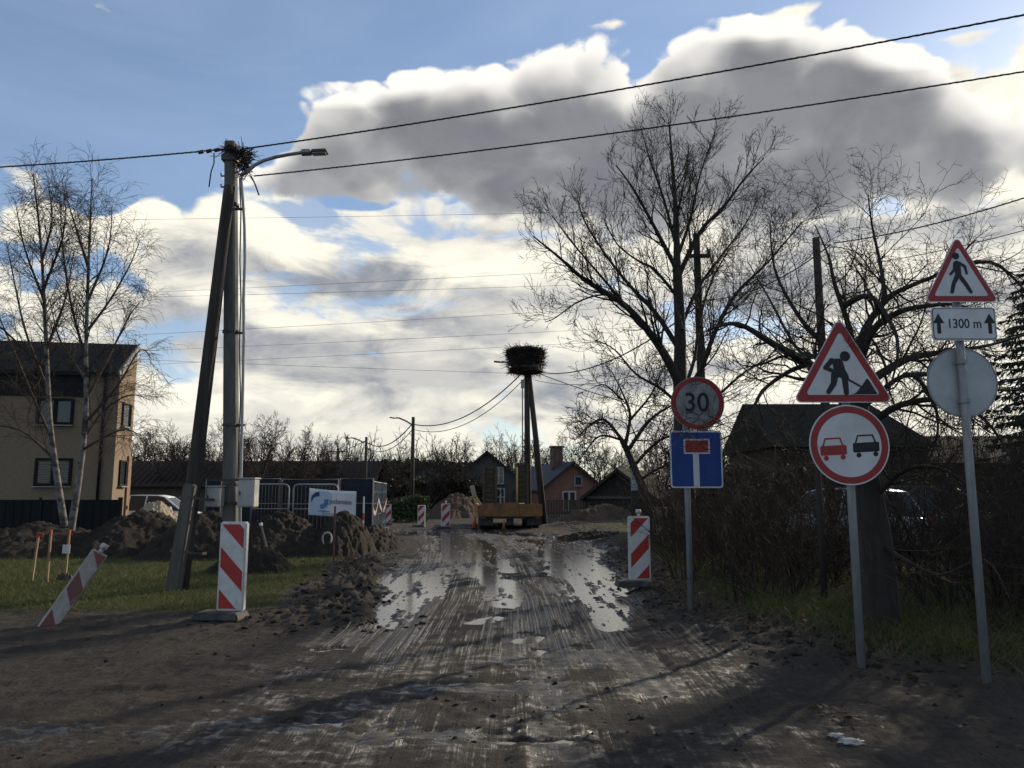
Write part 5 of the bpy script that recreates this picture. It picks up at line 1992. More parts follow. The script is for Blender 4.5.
def build_poles():
    far_pole('street_lamp', 'tall distant street lamp pole with its arm pointing left', 412, 417, 47, 0.13, [(411, 424), (406, 421), (399, 418)], group='distant street lamps', cat='street lamp')
    far_pole('street_lamp', 'farther, lower street lamp pole above the mesh fence', 365, 437, 58, 0.13, [(364, 443), (359, 440), (353, 438)], group='distant street lamps', cat='street lamp')
    far_pole('utility_pole', 'short dark pole with a cross arm above the brown barn', 337, 448, 72, 0.16, cross=(1.5, 0.35))
    far_pole('utility_pole', 'dark wooden pole standing inside the tall bare tree', 705, 234, 22, 0.135, cross=(0.7, 0.9))
    far_pole('utility_pole', 'dark wooden pole rising behind the roadworks sign', 830, 238, 17, 0.11, cross=None)
    r = far_pole('wooden_post', 'thin dark wooden post in the thicket left of the overtaking sign', 819, 440, 10.2, 0.045, cat='post')
    # stork nest on twin poles
    Y = 38.0
    g = P(528, 492, Y)
    root = empty('nest_pole', (g.x, Y, 0), 0, 'twin-legged distant pole carrying the big stork nest', 'utility pole')
    o = root.location
    H = P(527, 372, Y).z
    MB().tube([(0, 0, -0.2), P(527.3, 430, Y) - o, P(526.6, 368, Y) - o], [0.17, 0.14, 0.12], 10).build('pole', M['pole_wood'], root, True)
    MB().tube([P(544, 525, Y) - o, P(536, 440, Y) - o, P(528.5, 370, Y) - o], [0.17, 0.14, 0.12], 10).build('brace', M['pole_wood'], root, True)
    MB().box(P(522.5, 384, Y) - o, (0.16, 0.14, 0.42)).build('junction_box', M['cabinet'], root)
    MB().tube([P(522.5, 380, Y) - o, P(522.5, 470, Y) - o], 0.03, 6).build('conduit', M['dark_metal'], root)
    lamp_head(root, [P(x, y, Y - 0.2) - o for x, y in ((521, 367), (512, 364), (505, 362))], 0.6, r0=0.045)
    MB().tube([P(527, 372, Y) - o, P(527, 366, Y) - o], 0.75, 16).build('nest_platform', M['dark_metal'], root)
    n = empty('stork_nest', tuple(P(525.5, 361, Y)), 0, 'large dark stork nest of sticks on top of the twin poles', 'nest')
    r = np.random.default_rng(8)
    # packed core
    v, f = ico(4)
    rr = 1 + 0.08 * r.normal(size=(len(v), 1))
    w = 0.86 + 0.10 * np.clip(v[:, 2:3] * 2, -1, 1)
    sq = np.abs(v[:, 2:3]) ** 0.6 * np.sign(v[:, 2:3])
    V = np.concatenate([v[:, :2] / (np.linalg.norm(v[:, :2], axis=1, keepdims=True) + 1e-6) * np.linalg.norm(v[:, :2], axis=1, keepdims=True) ** 0.45 * w * 0.92, sq * 0.46], 1) * rr
    np_mesh('packed_core', V, f, M['bark'], n)
    br = []
    for k in range(2600):
        a = r.uniform(0, 2 * PI)
        z = r.uniform(-0.5, 0.5)
        R = (0.83 + 0.14 * z * 2) * r.uniform(0.8, 1.0) if r.random() < 0.75 else r.random() ** 0.5 * 0.95
        if R < 0.75:
            z = 0.5 * (1 if r.random() < 0.6 else -1) + r.normal() * 0.03
        c = np.array([math.cos(a) * R, math.sin(a) * R, z])
        t = np.array([-math.sin(a), math.cos(a), 0]) + r.normal(size=3) * np.array([0.5, 0.5, 0.35])
        t = unit(t)
        l = 0.15 + 0.38 * r.random() ** 2.0
        br.append((np.array([c - t * l, c + r.normal(size=3) * 0.02, c + t * l]), np.array([0.012, 0.011, 0.006])))
    tubes_mesh('sticks', br, M['twig'], n, 3)['kind'] = 'stuff'


# ---- road signs
def tri_sign(parent, name, S, c, y, asp=0.866):
    """warning triangle of side S with its base centre at c=(x,z) in the plane y"""
    x0, z0 = c
    h = S * asp
    def tri(k):
        cx, cz = x0, z0 + h / 3
        return [(cx + (px - cx) * k, cz + (pz - cz) * k) for px, pz in ((x0 - S / 2, z0), (x0 + S / 2, z0), (x0, z0 + h))]
    pl = MB().prism(round_poly(tri(1.0), S * 0.05), y, y + 0.004).build(name, M['sign_white'], parent)
    MB().prism(round_poly(tri(0.965), S * 0.042), y - 0.0015, y + 0.001).build('red_border', M['sign_red'], pl)
    MB().prism(round_poly(tri(0.735), S * 0.022), y - 0.003, y).build('white_field', M['sign_white'], pl)
    MB().prism(round_poly(tri(0.985), S * 0.045), y + 0.0045, y + 0.014).build('back_plate', M['sign_back'], pl)
    return pl


def picto(parent, name, shapes, y, m, step=0.0003):
    b = MB()
    for k, s in enumerate(shapes):
        b.prism(s, y - 0.001 - step * k, y)
    return b.build(name, m, parent)


def sign_post(parent, x, ztop, y=0.03, r=0.03, lean=0.0):
    MB().tube([(x, y, -0.25), (x + lean * 0.5, y, ztop * 0.5), (x + lean, y, ztop)], r, 12).build('post', M['steel'], parent, True)
    MB().tube([(x + lean, y, ztop), (x + lean, y, ztop + 0.012)], r * 1.12, 12).build('post_cap', M['dark_metal'], parent, True)


def clamps(parent, x, zs, y=0.03, r=0.03):
    for z in zs:
        MB().tube([(x, y, z - 0.018), (x, y, z + 0.018)], r * 1.3, 12).build('clamp', M['steel'], parent)


def sign_root(label, pxb, pyb, cat='road sign'):
    g = GH(pxb, pyb)
    root = empty('road_sign', tuple(g), 0, label, cat, 'road signs on the right verge')
    f = lambda px, py: P(px, py, g.y) - root.location
    return root, f


def build_signs():
    # --- workman triangle above the overtaking roundel
    root, f = sign_root('red-edged digging workman triangle above a round no-overtaking sign on one post', 863, 668)
    bl, br, ap = f(797, 404.5), f(888, 399.5), f(838, 324)
    S = (br - bl).length * 1.11
    c = ((bl.x + br.x) / 2, (bl.z + br.z) / 2 - 0.008)
    t = tri_sign(root, 'warning_triangle', S, c, -0.02)
    k = S / 352.0
    ca, sa = math.cos(math.radians(2.7)), math.sin(math.radians(2.7))

    def m_(u, v):
        du, dv = u - 220, -(v - 357)
        return (c[0] + (du * ca - dv * -sa) * k, c[1] + (dv * ca - du * sa) * k)
    cap = lambda a, b, r0, r1=None: capsule(m_(*a), m_(*b), r0 * k, (r1 or r0) * k)
    shapes = [circle(18 * k, 20, m_(226, 194)),
              [m_(*p) for p in ((178, 206), (205, 203), (218, 212), (226, 240), (238, 262), (240, 276), (206, 270), (176, 262), (186, 238))],
              cap((180, 211), (158, 238), 9, 8), cap((158, 238), (178, 246), 7), cap((206, 212), (216, 240), 9, 8),
              cap((190, 262), (186, 292), 13, 10), cap((186, 292), (168, 322), 10, 8), cap((224, 268), (230, 322), 11, 8.5),
              cap((176, 244), (288, 302), 3.2), [m_(*p) for p in ((246, 327), (262, 322), (286, 292), (301, 268), (309, 276), (337, 322))]]
    picto(t, 'workman_symbol', shapes, -0.0245, M['sign_black'])
    cc = f(848, 445)
    R = 0.5 * (f(888, 445) - f(808, 445)).length
    cx, cz = cc.x, cc.z
    d = MB().prism(circle(R, 48, (cx, cz)), -0.03, -0.025).build('prohibition_roundel', M['sign_white'], root)
    MB().ring(R * 0.80, R * 0.965, -0.0315, 56, (cx, cz)).build('red_ring', M['sign_red'], d)
    MB().prism(circle(R * 0.98, 48, (cx, cz)), -0.0245, -0.012).build('back_plate', M['sign_back'], d)
    k2 = R / 138.0
    n_ = lambda u, v: (cx + (u - 238) * k2, cz - (v - 503) * k2)
    for nm, mm, ou, ov in (('red_car_symbol', M['sign_red'], 0, 0), ('black_car_symbol', M['sign_black'], 112.5, -11)):
        q = lambda u, v: n_(u + ou, v + ov)
        body = round_poly([q(137, 541), q(228, 536), q(228, 503), q(137, 508)], 5 * k2)
        cab = [capsule(q(147, 508), q(155, 483), 2.6 * k2), capsule(q(155, 483), q(206, 480), 2.6 * k2), capsule(q(206, 480), q(215, 505), 2.6 * k2)]
        whl = [circle(8.5 * k2, 16, q(156, 549)), circle(8.5 * k2, 16, q(214, 545))]
        picto(d, nm, [body] + cab + whl, -0.0305, mm)
    xp = f(863, 560).x
    sign_post(root, 0, c[1] + S * 0.55, 0.03, 0.036)
    clamps(root, 0, (c[1] + 0.12, c[1] + 0.36, cz + R * 0.5, cz - R * 0.5), 0.03, 0.036)

    # --- pedestrians 1300 m, with the back of a round sign below
    root, f = sign_root('walking figure triangle over a 1300 m plate and the grey back of a round sign', 989, 682)
    bl, br = f(926, 303.5), f(995, 300.5)
    S = (br - bl).length * 1.07
    c = ((bl.x + br.x) / 2, (bl.z + br.z) / 2 - 0.005)
    t = tri_sign(root, 'warning_triangle', S, c, -0.02, 0.93)
    k = S / 252.0
    ca, sa = math.cos(math.radians(2.2)), math.sin(math.radians(2.2))

    def m_(u, v):
        du, dv = u - 212, -(v - 288)
        return (c[0] + (du * ca + dv * sa) * k, c[1] + (dv * ca - du * sa) * k)
    cap = lambda a, b, r0, r1=None: capsule(m_(*a), m_(*b), r0 * k, (r1 or r0) * k)
    shapes = [circle(12 * k, 20, m_(196, 128)), cap((199, 156), (203, 194), 12, 10), cap((207, 152), (226, 164), 5), cap((226, 164), (231, 188), 4.5, 4),
              cap((192, 154), (190, 176), 5.5, 5), cap((190, 176), (176, 193), 4.5, 4), cap((207, 198), (226, 224), 7.5, 6.5), cap((226, 224), (243, 252), 6.5, 5.5),
              cap((199, 198), (186, 224), 8, 6.5), cap((186, 224), (179, 255), 6.5, 5.5)]
    picto(t, 'walking_symbol', shapes, -0.0245, M['sign_black'])
    a_, b_ = f(929, 308), f(996, 341)
    px_, pz_ = (a_.x + b_.x) / 2, (a_.z + b_.z) / 2
    w, h = b_.x - a_.x, a_.z - b_.z
    rect = lambda s: round_poly([(px_ - w / 2 + s, pz_ - h / 2 + s), (px_ + w / 2 - s, pz_ - h / 2 + s), (px_ + w / 2 - s, pz_ + h / 2 - s), (px_ - w / 2 + s, pz_ + h / 2 - s)], 0.03 - s * 0.5)
    pl = MB().prism(rect(0), -0.024, -0.020).build('distance_plate', M['sign_white'], root)
    MB().prism(rect(0.009), -0.0255, -0.021).build('black_edge', M['sign_black'], pl)
    MB().prism(rect(0.015), -0.027, -0.022).build('white_field', M['sign_white'], pl)
    MB().prism(rect(0.003), -0.0195, -0.008).build('back_plate', M['sign_back'], pl)
    text_mesh('lettering', '1300 m', 0.112, M['sign_black'], pl, (px_ + 0.0, -0.0278, pz_ - 0.002), bold=0.0015, sx=0.86)
    for s in (-1, 1):
        ax = px_ + s * w * 0.395
        picto(pl, 'arrow', [[(ax - 0.016, pz_ - 0.085), (ax + 0.016, pz_ - 0.085), (ax + 0.016, pz_ + 0.01), (ax - 0.016, pz_ + 0.01)],
                            [(ax - 0.048, pz_ + 0.005), (ax + 0.048, pz_ + 0.005), (ax, pz_ + 0.088)]], -0.0272, M['sign_black'])
    cc = f(967.5, 381)
    R = 0.5 * (f(1003, 381) - f(931.5, 381)).length
    MB().prism(circle(R, 48, (cc.x, cc.z)), 0.075, 0.082).build('round_sign_back', M['sign_back'], root)
    MB().ring(R * 0.955, R * 1.002, 0.0735, 56, (cc.x, cc.z)).build('rolled_rim', M['steel'], root)
    sign_post(root, 0, c[1] + S * 0.5, 0.03, 0.034)
    clamps(root, 0, (c[1] + 0.1, c[1] + 0.3, pz_, cc.z + R * 0.55, cc.z - R * 0.55), 0.03, 0.034)

    # --- 30 over the blue dead-end sign
    root, f = sign_root('round speed limit 30 sign above a blue dead-end sign on one grey post', 691.5, 610)
    cc = f(697, 403.5)
    R = 0.5 * (f(724, 403) - f(670.5, 403)).length
    d = MB().prism(circle(R, 48, (cc.x, cc.z)), -0.03, -0.025).build('speed_roundel', M['sign_white_dirty_shaded'], root)
    MB().ring(R * 0.80, R * 0.97, -0.0315, 56, (cc.x, cc.z)).build('red_ring', M['sign_red'], d)
    MB().prism(circle(R * 0.98, 48, (cc.x, cc.z)), -0.0245, -0.012).build('back_plate', M['sign_back'], d)
    text_mesh('lettering', '30', R * 1.0, M['sign_black'], d, (cc.x - 0.01, -0.032, cc.z), bold=0.004, sx=0.95)
    a_, b_ = f(669, 431), f(723, 488)
    x0, x1, z1, z0 = a_.x, b_.x, a_.z, b_.z
    px_, pz_, w, h = (x0 + x1) / 2, (z0 + z1) / 2, x1 - x0, z1 - z0
    pl = MB().prism(rect_(px_, pz_, w, h, 0, 0.04), -0.024, -0.02).build('dead_end_plate', M['sign_white'], root)
    MB().prism(rect_(px_, pz_, w, h, 0.02, 0.032), -0.0255, -0.021).build('blue_field', M['sign_blue'], pl)
    MB().prism(rect_(px_, pz_, w, h, 0.004, 0.038), -0.0195, -0.008).build('back_plate', M['sign_back'], pl)
    s0, s1 = f(692.5, 454), f(699.5, 487)
    MB().prism([(s0.x, z0 + 0.022), (s1.x, z0 + 0.022), (s1.x, s0.z), (s0.x, s0.z)], -0.027, -0.022).build('white_stem', M['sign_white'], pl)
    s0, s1 = f(683, 439), f(709.5, 454)
    MB().prism([(s0.x, s1.z), (s1.x, s1.z), (s1.x, s0.z), (s0.x, s0.z)], -0.0285, -0.022).build('white_bar', M['sign_white'], pl)
    MB().prism([(s0.x + 0.02, s1.z + 0.02), (s1.x - 0.02, s1.z + 0.02), (s1.x - 0.02, s0.z - 0.02), (s0.x + 0.02, s0.z - 0.02)], -0.030, -0.022).build('red_bar', M['sign_red'], pl)
    sign_post(root, 0, cc.z + R * 0.7, 0.03, 0.038)
    clamps(root, 0, (cc.z + 0.2, cc.z - 0.2, pz_ + 0.25, pz_ - 0.25), 0.03, 0.038)


def rect_(cx, cz, w, h, s, r):
    return round_poly([(cx - w / 2 + s, cz - h / 2 + s), (cx + w / 2 - s, cz - h / 2 + s), (cx + w / 2 - s, cz + h / 2 - s), (cx - w / 2 + s, cz + h / 2 - s)], r)


def delineator(label, loc, W, H, rz=0.0, mirror=False, worn=False, knob=False, foot=True, rot=None, lift=0.09):
    root = empty('barrier_panel', loc, rz, label, 'barrier panel', 'red and white barrier panels')
    if rot:
        root.rotation_euler = rot
    wm, rm = (M['worn_white'], M['worn_red']) if worn else (M['white_plastic'], M['stripe_red'])
    dp = W * 0.26
    b = MB().box((0, 0, lift + H / 2), (W, dp, H))
    pan = b.build('panel', wm, root, False, W * 0.045)
    e = W * 0.085
    fw, fh = W - 2 * e, H - 2 * e
    x0, z0 = -fw / 2, lift + e
    field = MB().prism([(x0, z0), (x0 + fw, z0), (x0 + fw, z0 + fh), (x0, z0 + fh)], -dp / 2 - 0.003, -dp / 2 + 0.004).build('white_field', wm, pan)
    u = fw / 130.0
    for zt in (-123, 145, 410):
        top, bot = fh - zt * u * (fh / (530 * u)), fh - (zt + 123) * u * (fh / (530 * u))
        sl = fw * 1.03
        pts = [(0, bot), (fw, bot - sl), (fw, top - sl), (0, top)]
        pts = clip_poly(clip_poly(pts, lambda p: p[1]), lambda p: fh - p[1])
        if mirror:
            pts = [(fw - x, z) for x, z in pts][::-1]
        if len(pts) > 2:
            MB().prism([(x0 + x, z0 + z) for x, z in pts], -dp / 2 - 0.006, -dp / 2).build('stripe', rm, pan)
    if knob:
        MB().tube([(0, 0, lift + H - 0.01), (0, 0, lift + H + 0.05)], 0.028, 10).build('handle', wm, root, True)
        MB().tube([(0, 0, lift + H + 0.05), (0, 0, lift + H + 0.11)], [0.05, 0.042], 10).build('handle_cap', wm, root, True)
    if foot:
        bm_ = MB().box((-W * 0.28, -0.06, 0.045), (W * 1.75, 0.36, 0.09), None, 0.88)
        bm_.build('rubber_foot', M['rubber'], root, False, 0.015)
        MB().box((0, 0, lift * 0.75), (W * 0.5, dp * 0.8, lift * 0.7)).build('foot_peg', M['white_plastic'], root)
    return root


def px_panel(label, x0, x1, y0, y1, **kw):
    g = GH((x0 + x1) / 2, y1 + 2)
    z = g.z
    a, b = P(x0, y1, g.y), P(x1, y1, g.y)
    H = P((x0 + x1) / 2, y0, g.y).z - P((x0 + x1) / 2, y1, g.y).z
    return delineator(label, (g.x, g.y, z), b.x - a.x, H, **kw)


def build_panels():
    px_panel('upright red and white barrier panel on the mud in front of the utility pole', 216.5, 244.5, 528, 617, rz=math.radians(-6))
    px_panel('upright red and white barrier panel on the verge left of the blue sign', 629, 651, 520, 584, mirror=True, knob=True, rz=math.radians(5))
    px_panel('barrier panel at the bend next to the trailer, the one nearest the orange cone', 441, 450, 503.5, 526.5, knob=True, mirror=True, rz=0.2)
    px_panel('barrier panel at the bend under the distant street lamp, before the garden hedge', 417.5, 425, 505, 525, mirror=True, rz=-0.1)
    px_panel('barrier panel at the end of the mesh fence, leftmost at the bend', 385.5, 391, 504, 523, mirror=True, rz=0.3)
    g = G(45, 629)
    delineator('faded mud-stained barrier panel leaning over at the edge of the grass', (g.x, g.y, gz(g.x, g.y) - 0.05), 0.19, 1.03, worn=True, knob=True, foot=False,
               rot=(0.1, math.radians(30), math.radians(36)), lift=0.0)


def build_stakes():
    for px, y0, y1, lean, lab, kind in ((31.5, 533, 581, 0.07, 'leftmost of the three thin wooden stakes, tilted with a bright red top', 0),
                                        (47, 530, 582, 0.0, 'middle of the three thin wooden stakes, upright with a faded red top', 1),
                                        (65, 530, 580, 0.015, 'right one of the three wooden stakes, with a white label tied on', 2)):
        g = GH(px, y1)
        H = P(px, y0, g.y).z - g.z
        root = empty('marker_stake', tuple(g), 0, lab, 'stake', 'surveyor stakes on the grass')
        t = Vector((lean * H, 0, H))
        MB().tube([(0, 0, -0.1), t], 0.023, 4).build('stake', M['stake'], root)
        a = t * 0.9
        MB().tube([t * 0.9, t * 1.003], 0.0255, 4).build('painted_top', M['stake_paint'], root)
        if kind == 2:
            MB().box((0.0, -0.035, H * 0.62), (0.13, 0.008, 0.15)).build('label_tag', M['white_plastic'], root)
            MB().box((-0.02, 0.02, 0.06), (0.3, 0.12, 0.12), None, 0.6).build('dark_rag', M['rubber'], root, False, 0.03)
        if kind == 0:
            MB().box(t * 0.96 + Vector((0.05, 0, 0)), (0.08, 0.012, 0.06), (0.2, 0.3, 0)).build('ribbon', M['stake_paint'], root)
    # thin grey stick leaning by the pole
    g = G(270, 566)
    root = empty('leaning_stick', (g.x, g.y, gz(g.x, g.y)), 0, 'thin pale stick leaning to the left beside the barrier panel and utility pole', 'stick')
    top = P(261, 525, g.y) - root.location
    MB().tube([top * -0.1, top], [0.034, 0.026], 6).build('stick', M['concrete'], root)
    MB().tube([top * 0.98, top * 1.06], 0.042, 6).build('stick_cap', M['white_plastic'], root)
    g = P(363, 532, 22.0)
    root = empty('marker_pole', (g.x, g.y, gz(g.x, g.y)), 0, 'thin white marker pole standing before the soil heap at the fence end', 'marker pole')
    MB().tube([(0, 0, -0.3), (0, 0, P(363, 499, 22.0).z)], 0.024, 6).build('pole', M['white_plastic'], root)
    MB().tube([(0, 0, 0.75), (0, 0, 0.95)], 0.027, 6, cap=False).build('band', M['stake_paint'], root)
    # pipe loop
    Y = 17.6
    c = P(327, 539, Y)
    pts = [Vector((0.10 * math.cos(a), 0.05 * math.sin(2 * a), 0.16 * math.sin(a))) for a in np.linspace(-0.5, PI + 0.6, 16)]
    o = MB().tube(pts, 0.018, 7).build('pipe_loop', M['worn_white'], None, True)
    o.location = (c.x, c.y, c.z - 0.02)
    tag(o, 'end of a pale plastic pipe looping out of the soil heap', 'pipe')
    Y = 17.0
    g = P(334, 545, Y)
    root = empty('marker_stake', (g.x, Y, gz(g.x, Y)), 0, 'short rusty stake beside the looped pale pipe', 'stake', 'surveyor stakes on the grass')
    MB().tube([(0, 0, -0.1), (0.0, 0, P(334, 512, Y).z)], 0.022, 6).build('stake', M['chimney'], root)
    # notice post
    Y = 25.0
    g = P(635, 520, Y)
    root = empty('notice_post', (g.x, Y, gz(g.x, Y)), 0, 'brown post with a narrow white plate in front of the shed', 'post')
    MB().box((0, 0, 0.9), (0.2, 0.1, 2.0)).build('post', M['brown_planks'], root)
    a, b = P(631.5, 470, Y), P(639, 490.5, Y)
    pl = MB().box((0.0, -0.07, (a.z + b.z) / 2 - root.location.z), (b.x - a.x, 0.03, a.z - b.z)).build('white_plate', M['white_plastic'], root, False, 0.01)
    MB().box((0, -0.088, (a.z + b.z) / 2 - root.location.z + 0.1), ((b.x - a.x) * 0.6, 0.006, 0.16)).build('dark_panel', M['cabinet'], pl)


# ---- site fence, barriers and banner
M['screen'] = mat('dark_screen_cloth', (0.008, 0.010, 0.017), 0.9, (0.011, 0.014, 0.022), 3, 0.3, 10)
M['tape_orange'] = mat('orange_tape', (0.30, 0.09, 0.04), 0.7, (0.24, 0.07, 0.035), 5)
M['tape_white'] = mat('white_tape', (0.40, 0.38, 0.35), 0.7, (0.32, 0.30, 0.28), 5)
M['banner'] = mat('banner_white', (0.66, 0.66, 0.66), 0.6, (0.58, 0.58, 0.58), 2, dirt=((0.44, 0.42, 0.38), 0.66))
M['banner_tint'] = mat('banner_pale_blue', (0.42, 0.50, 0.62), 0.6, (0.38, 0.46, 0.58), 2)
M['logo_dark'] = mat('logo_navy', (0.02, 0.05, 0.14), 0.6)
M['logo_blue'] = mat('logo_blue', (0.06, 0.17, 0.33), 0.6)
M['logo_grey'] = mat('logo_grey', (0.10, 0.10, 0.11), 0.6)


def build_site_fence():
    Y = 24.5
    z1 = P(290, 479, Y).z
    root = empty('site_fence', (P(290, 492, Y).x, Y, 0), 0, 'steel site fence hung with dark screen cloth behind the soil heaps', 'site fence')
    ox = root.location.x
    edges = [205, 222, 281, 339, 374]
    for i in range(len(edges) - 1):
        xa, xb = P(edges[i], 492, Y).x - ox, P(edges[i + 1], 492, Y).x - ox
        zt = z1 + (0.0, 0.01, -0.01, 0.015)[i]
        b = MB()
        b.tube([(xa + 0.03, 0, 0.1), (xa + 0.03, 0, zt), (xb - 0.03, 0, zt), (xb - 0.03, 0, 0.1)], 0.022, 6)
        fr = b.build('fence_frame', M['steel'], root)
        n1, n2 = 14, 8
        V, F = [], []
        for a in range(n1):
            for c in range(n2):
                V.append((xa + 0.06 + (xb - xa - 0.12) * a / (n1 - 1), 0.035 + 0.02 * math.sin(a * 1.7 + i) * math.sin(c), 0.12 + (zt - 0.15) * c / (n2 - 1)))
        for a in range(n1 - 1):
            for c in range(n2 - 1):
                q = a * n2 + c
                F.append((q, q + n2, q + n2 + 1, q + 1))
        o = MB().add(V, F).build('screen_cloth', M['screen'], root, True)
        mo = o.modifiers.new('thick', 'SOLIDIFY'); mo.thickness = 0.004
        MB().tube([(xa + 0.05, -0.02, zt * 0.62), (xb - 0.05, -0.02, zt * 0.62)], 0.012, 5).build('mid_rail', M['steel'], root)
        MB().box((xb, -0.05, 0.07), (0.25, 0.6, 0.14)).build('foot_block', M['concrete'], root)
    xp = P(280.5, 492, Y).x - ox
    MB().box((xp, -0.06, z1 * 0.5), (0.11, 0.07, z1 * 0.98)).build('timber_post', M['grey_planks'], root)
    # crowd barriers in front
    Yb = 22.6
    for k, (a, b, lab) in enumerate(((252, 289, 'low tubular crowd barrier standing beside the cabinets'), (293.5, 338, 'low tubular crowd barrier carrying the company banner'))):
        xa, xb = P(a, 490, Yb).x, P(b, 490, Yb).x
        zt = P(270, 487, Yb).z
        r = empty('crowd_barrier', ((xa + xb) / 2, Yb, gz((xa + xb) / 2, Yb)), 0, lab, 'crowd barrier', 'crowd barriers by the site fence')
        h = (xb - xa) / 2
        c = 0.12
        loop = [(-h, 0, 0.2), (-h, 0, zt - c), (-h + c * 0.3, 0, zt - c * 0.3), (-h + c, 0, zt), (h - c, 0, zt), (h - c * 0.3, 0, zt - c * 0.3), (h, 0, zt - c), (h, 0, 0.2), (-h, 0, 0.2)]
        MB().tube(loop, 0.024, 7).build('barrier_frame', M['steel'], r, True)
        n = 11
        for j in range(1, n):
            x = -h + 2 * h * j / n
            MB().tube([(x, 0, 0.2), (x, 0, zt)], 0.007, 5).build('bar', M['dark_metal'], r)
        MB().tube([(-h, 0, zt * 0.6), (h, 0, zt * 0.6)], 0.016, 6).build('cross_rail', M['steel'], r)
        for s in (-0.75, 0.75):
            MB().box((s * h, 0, 0.03), (0.07, 0.55, 0.05)).build('foot', M['steel'], r)
            MB().tube([(s * h, 0, 0.04), (s * h, 0, 0.22)], 0.02, 6).build('leg', M['steel'], r)
    # banner
    Y = 22.4
    o = P(332, 503, Y)
    ban = empty('company_banner', tuple(o), 0, 'white company banner with a round blue logo hanging on the crowd barrier', 'banner')
    f = lambda px, py, dy=0.0: P(px, py, Y + dy) - o
    tl, tr, br_, bl = f(309.5, 488), f(356.5, 491.3), f(355.5, 518), f(308, 515)
    n1, n2 = 20, 10
    V, F = [], []
    def pt(s, t, off=0.0):
        p = tl.lerp(tr, s).lerp(bl.lerp(br_, s), t)
        return Vector((p.x, 0.03 * math.sin(s * 9) * t - off, p.z - 0.02 * math.sin(PI * s) * (1 - t)))
    for a in range(n1):
        for c in range(n2):
            V.append(pt(a / (n1 - 1), c / (n2 - 1)))
    for a in range(n1 - 1):
        for c in range(n2 - 1):
            q = a * n2 + c
            F.append((q, q + 1, q + n2 + 1, q + n2))
    sh = MB().add(V, F).build('banner_sheet', M['banner'], ban, True)
    mo = sh.modifiers.new('thick', 'SOLIDIFY'); mo.thickness = 0.003

    def print_poly(nm, m, poly, off, tess=1):
        b = MB()
        fr = [pt(s, t, off) for s, t in poly]
        c = pt(sum(s for s, _ in poly) / len(poly), sum(t for _, t in poly) / len(poly), off)
        b.add(fr + [c], [(i, (i + 1) % len(fr), len(fr)) for i in range(len(fr))])
        return b.build(nm, m, sh)
    print_poly('pale_blue_print', M['banner_tint'], [(0.02, 0.25), (0.2, 0.06), (0.42, 0.06), (0.5, 0.25), (0.42, 0.6), (0.3, 0.98), (0.02, 0.98)], 0.012)
    asp = 1.7
    def arc(c, r0, r1, a0, a1, n=16):
        out = []
        for k in range(n + 1):
            a = a0 + (a1 - a0) * k / n
            out.append((c[0] + r1 * math.cos(a) / asp, c[1] + r1 * math.sin(a)))
        for k in range(n, -1, -1):
            a = a0 + (a1 - a0) * k / n
            out.append((c[0] + r0(k / n) * math.cos(a) / asp, c[1] + r0(k / n) * math.sin(a)))
        return out
    C0 = (0.235, 0.42)
    for nm, m, a0, a1, off in (('logo_swirl', M['logo_dark'], 1.9, 4.6, 0.016), ('logo_curl', M['logo_blue'], -0.25, 2.3, 0.018)):
        ol = arc(C0, lambda t: 0.15 + 0.02 * math.sin(t * PI), 0.32, a0, a1)
        n = len(ol) // 2
        b = MB()
        vs = [pt(s, t, off) for s, t in ol]
        b.add(vs, [(i, i + 1, len(ol) - 2 - i, len(ol) - 1 - i) for i in range(n - 1)])
        b.build(nm, m, sh)
    t = text_mesh('lettering', 'požeminis', 0.19, M['logo_grey'], sh, pt(0.68, 0.42, 0.03), bold=0.002, sx=0.82)
    t.rotation_euler = (PI / 2, math.radians(3.5), 0)
    for (s0, s1, tt) in ((0.1, 0.45, 0.80), (0.3, 0.62, 0.88)):
        print_poly('text_line', M['logo_grey'], [(s0, tt), (s1, tt), (s1, tt + 0.025), (s0, tt + 0.025)], 0.016)
    # open mesh panels running away along the road
    p0, p1, p2 = P(371, 490, 25.2), P(378, 490, 29.0), P(386.5, 490, 33.5)
    for k, (a, b, lab) in enumerate(((p0, p1, 'open mesh fence panel at the corner of the screened site fence'), (p1, p2, 'far open mesh fence panel by the leftmost barrier panel of the bend'))):
        a, b = Vector((a.x, a.y, 0)), Vector((b.x, b.y, 0))
        d = b - a
        L = d.length
        r = empty('mesh_fence_panel', tuple(a), math.atan2(d.y, d.x), lab, 'fence panel', 'open mesh fence panels')
        H = 1.95
        MB().tube([(0.04, 0, 0.1), (0.04, 0, H), (L - 0.04, 0, H), (L - 0.04, 0, 0.1), (0.04, 0, 0.1)], 0.026, 6).build('fence_frame', M['steel'], r)
        w = MB()
        n = int(L / 0.16)
        for j in range(1, n):
            w.tube([(L * j / n, 0.01, 0.1), (L * j / n, 0.01, H)], 0.005, 4, cap=False)
        for z in (0.4, 0.8, 1.2, 1.6):
            w.tube([(0.04, -0.004, z), (L - 0.04, -0.004, z)], 0.005, 4, cap=False)
        w.build('wire_mesh', M['steel'], r)['kind'] = 'stuff'
        MB().box((L, 0, 0.06), (0.6, 0.22, 0.12)).build('foot_block', M['concrete'], r)
        if k == 0:
            MB().box((0, 0, 0.06), (0.6, 0.22, 0.12)).build('foot_block', M['concrete'], r)
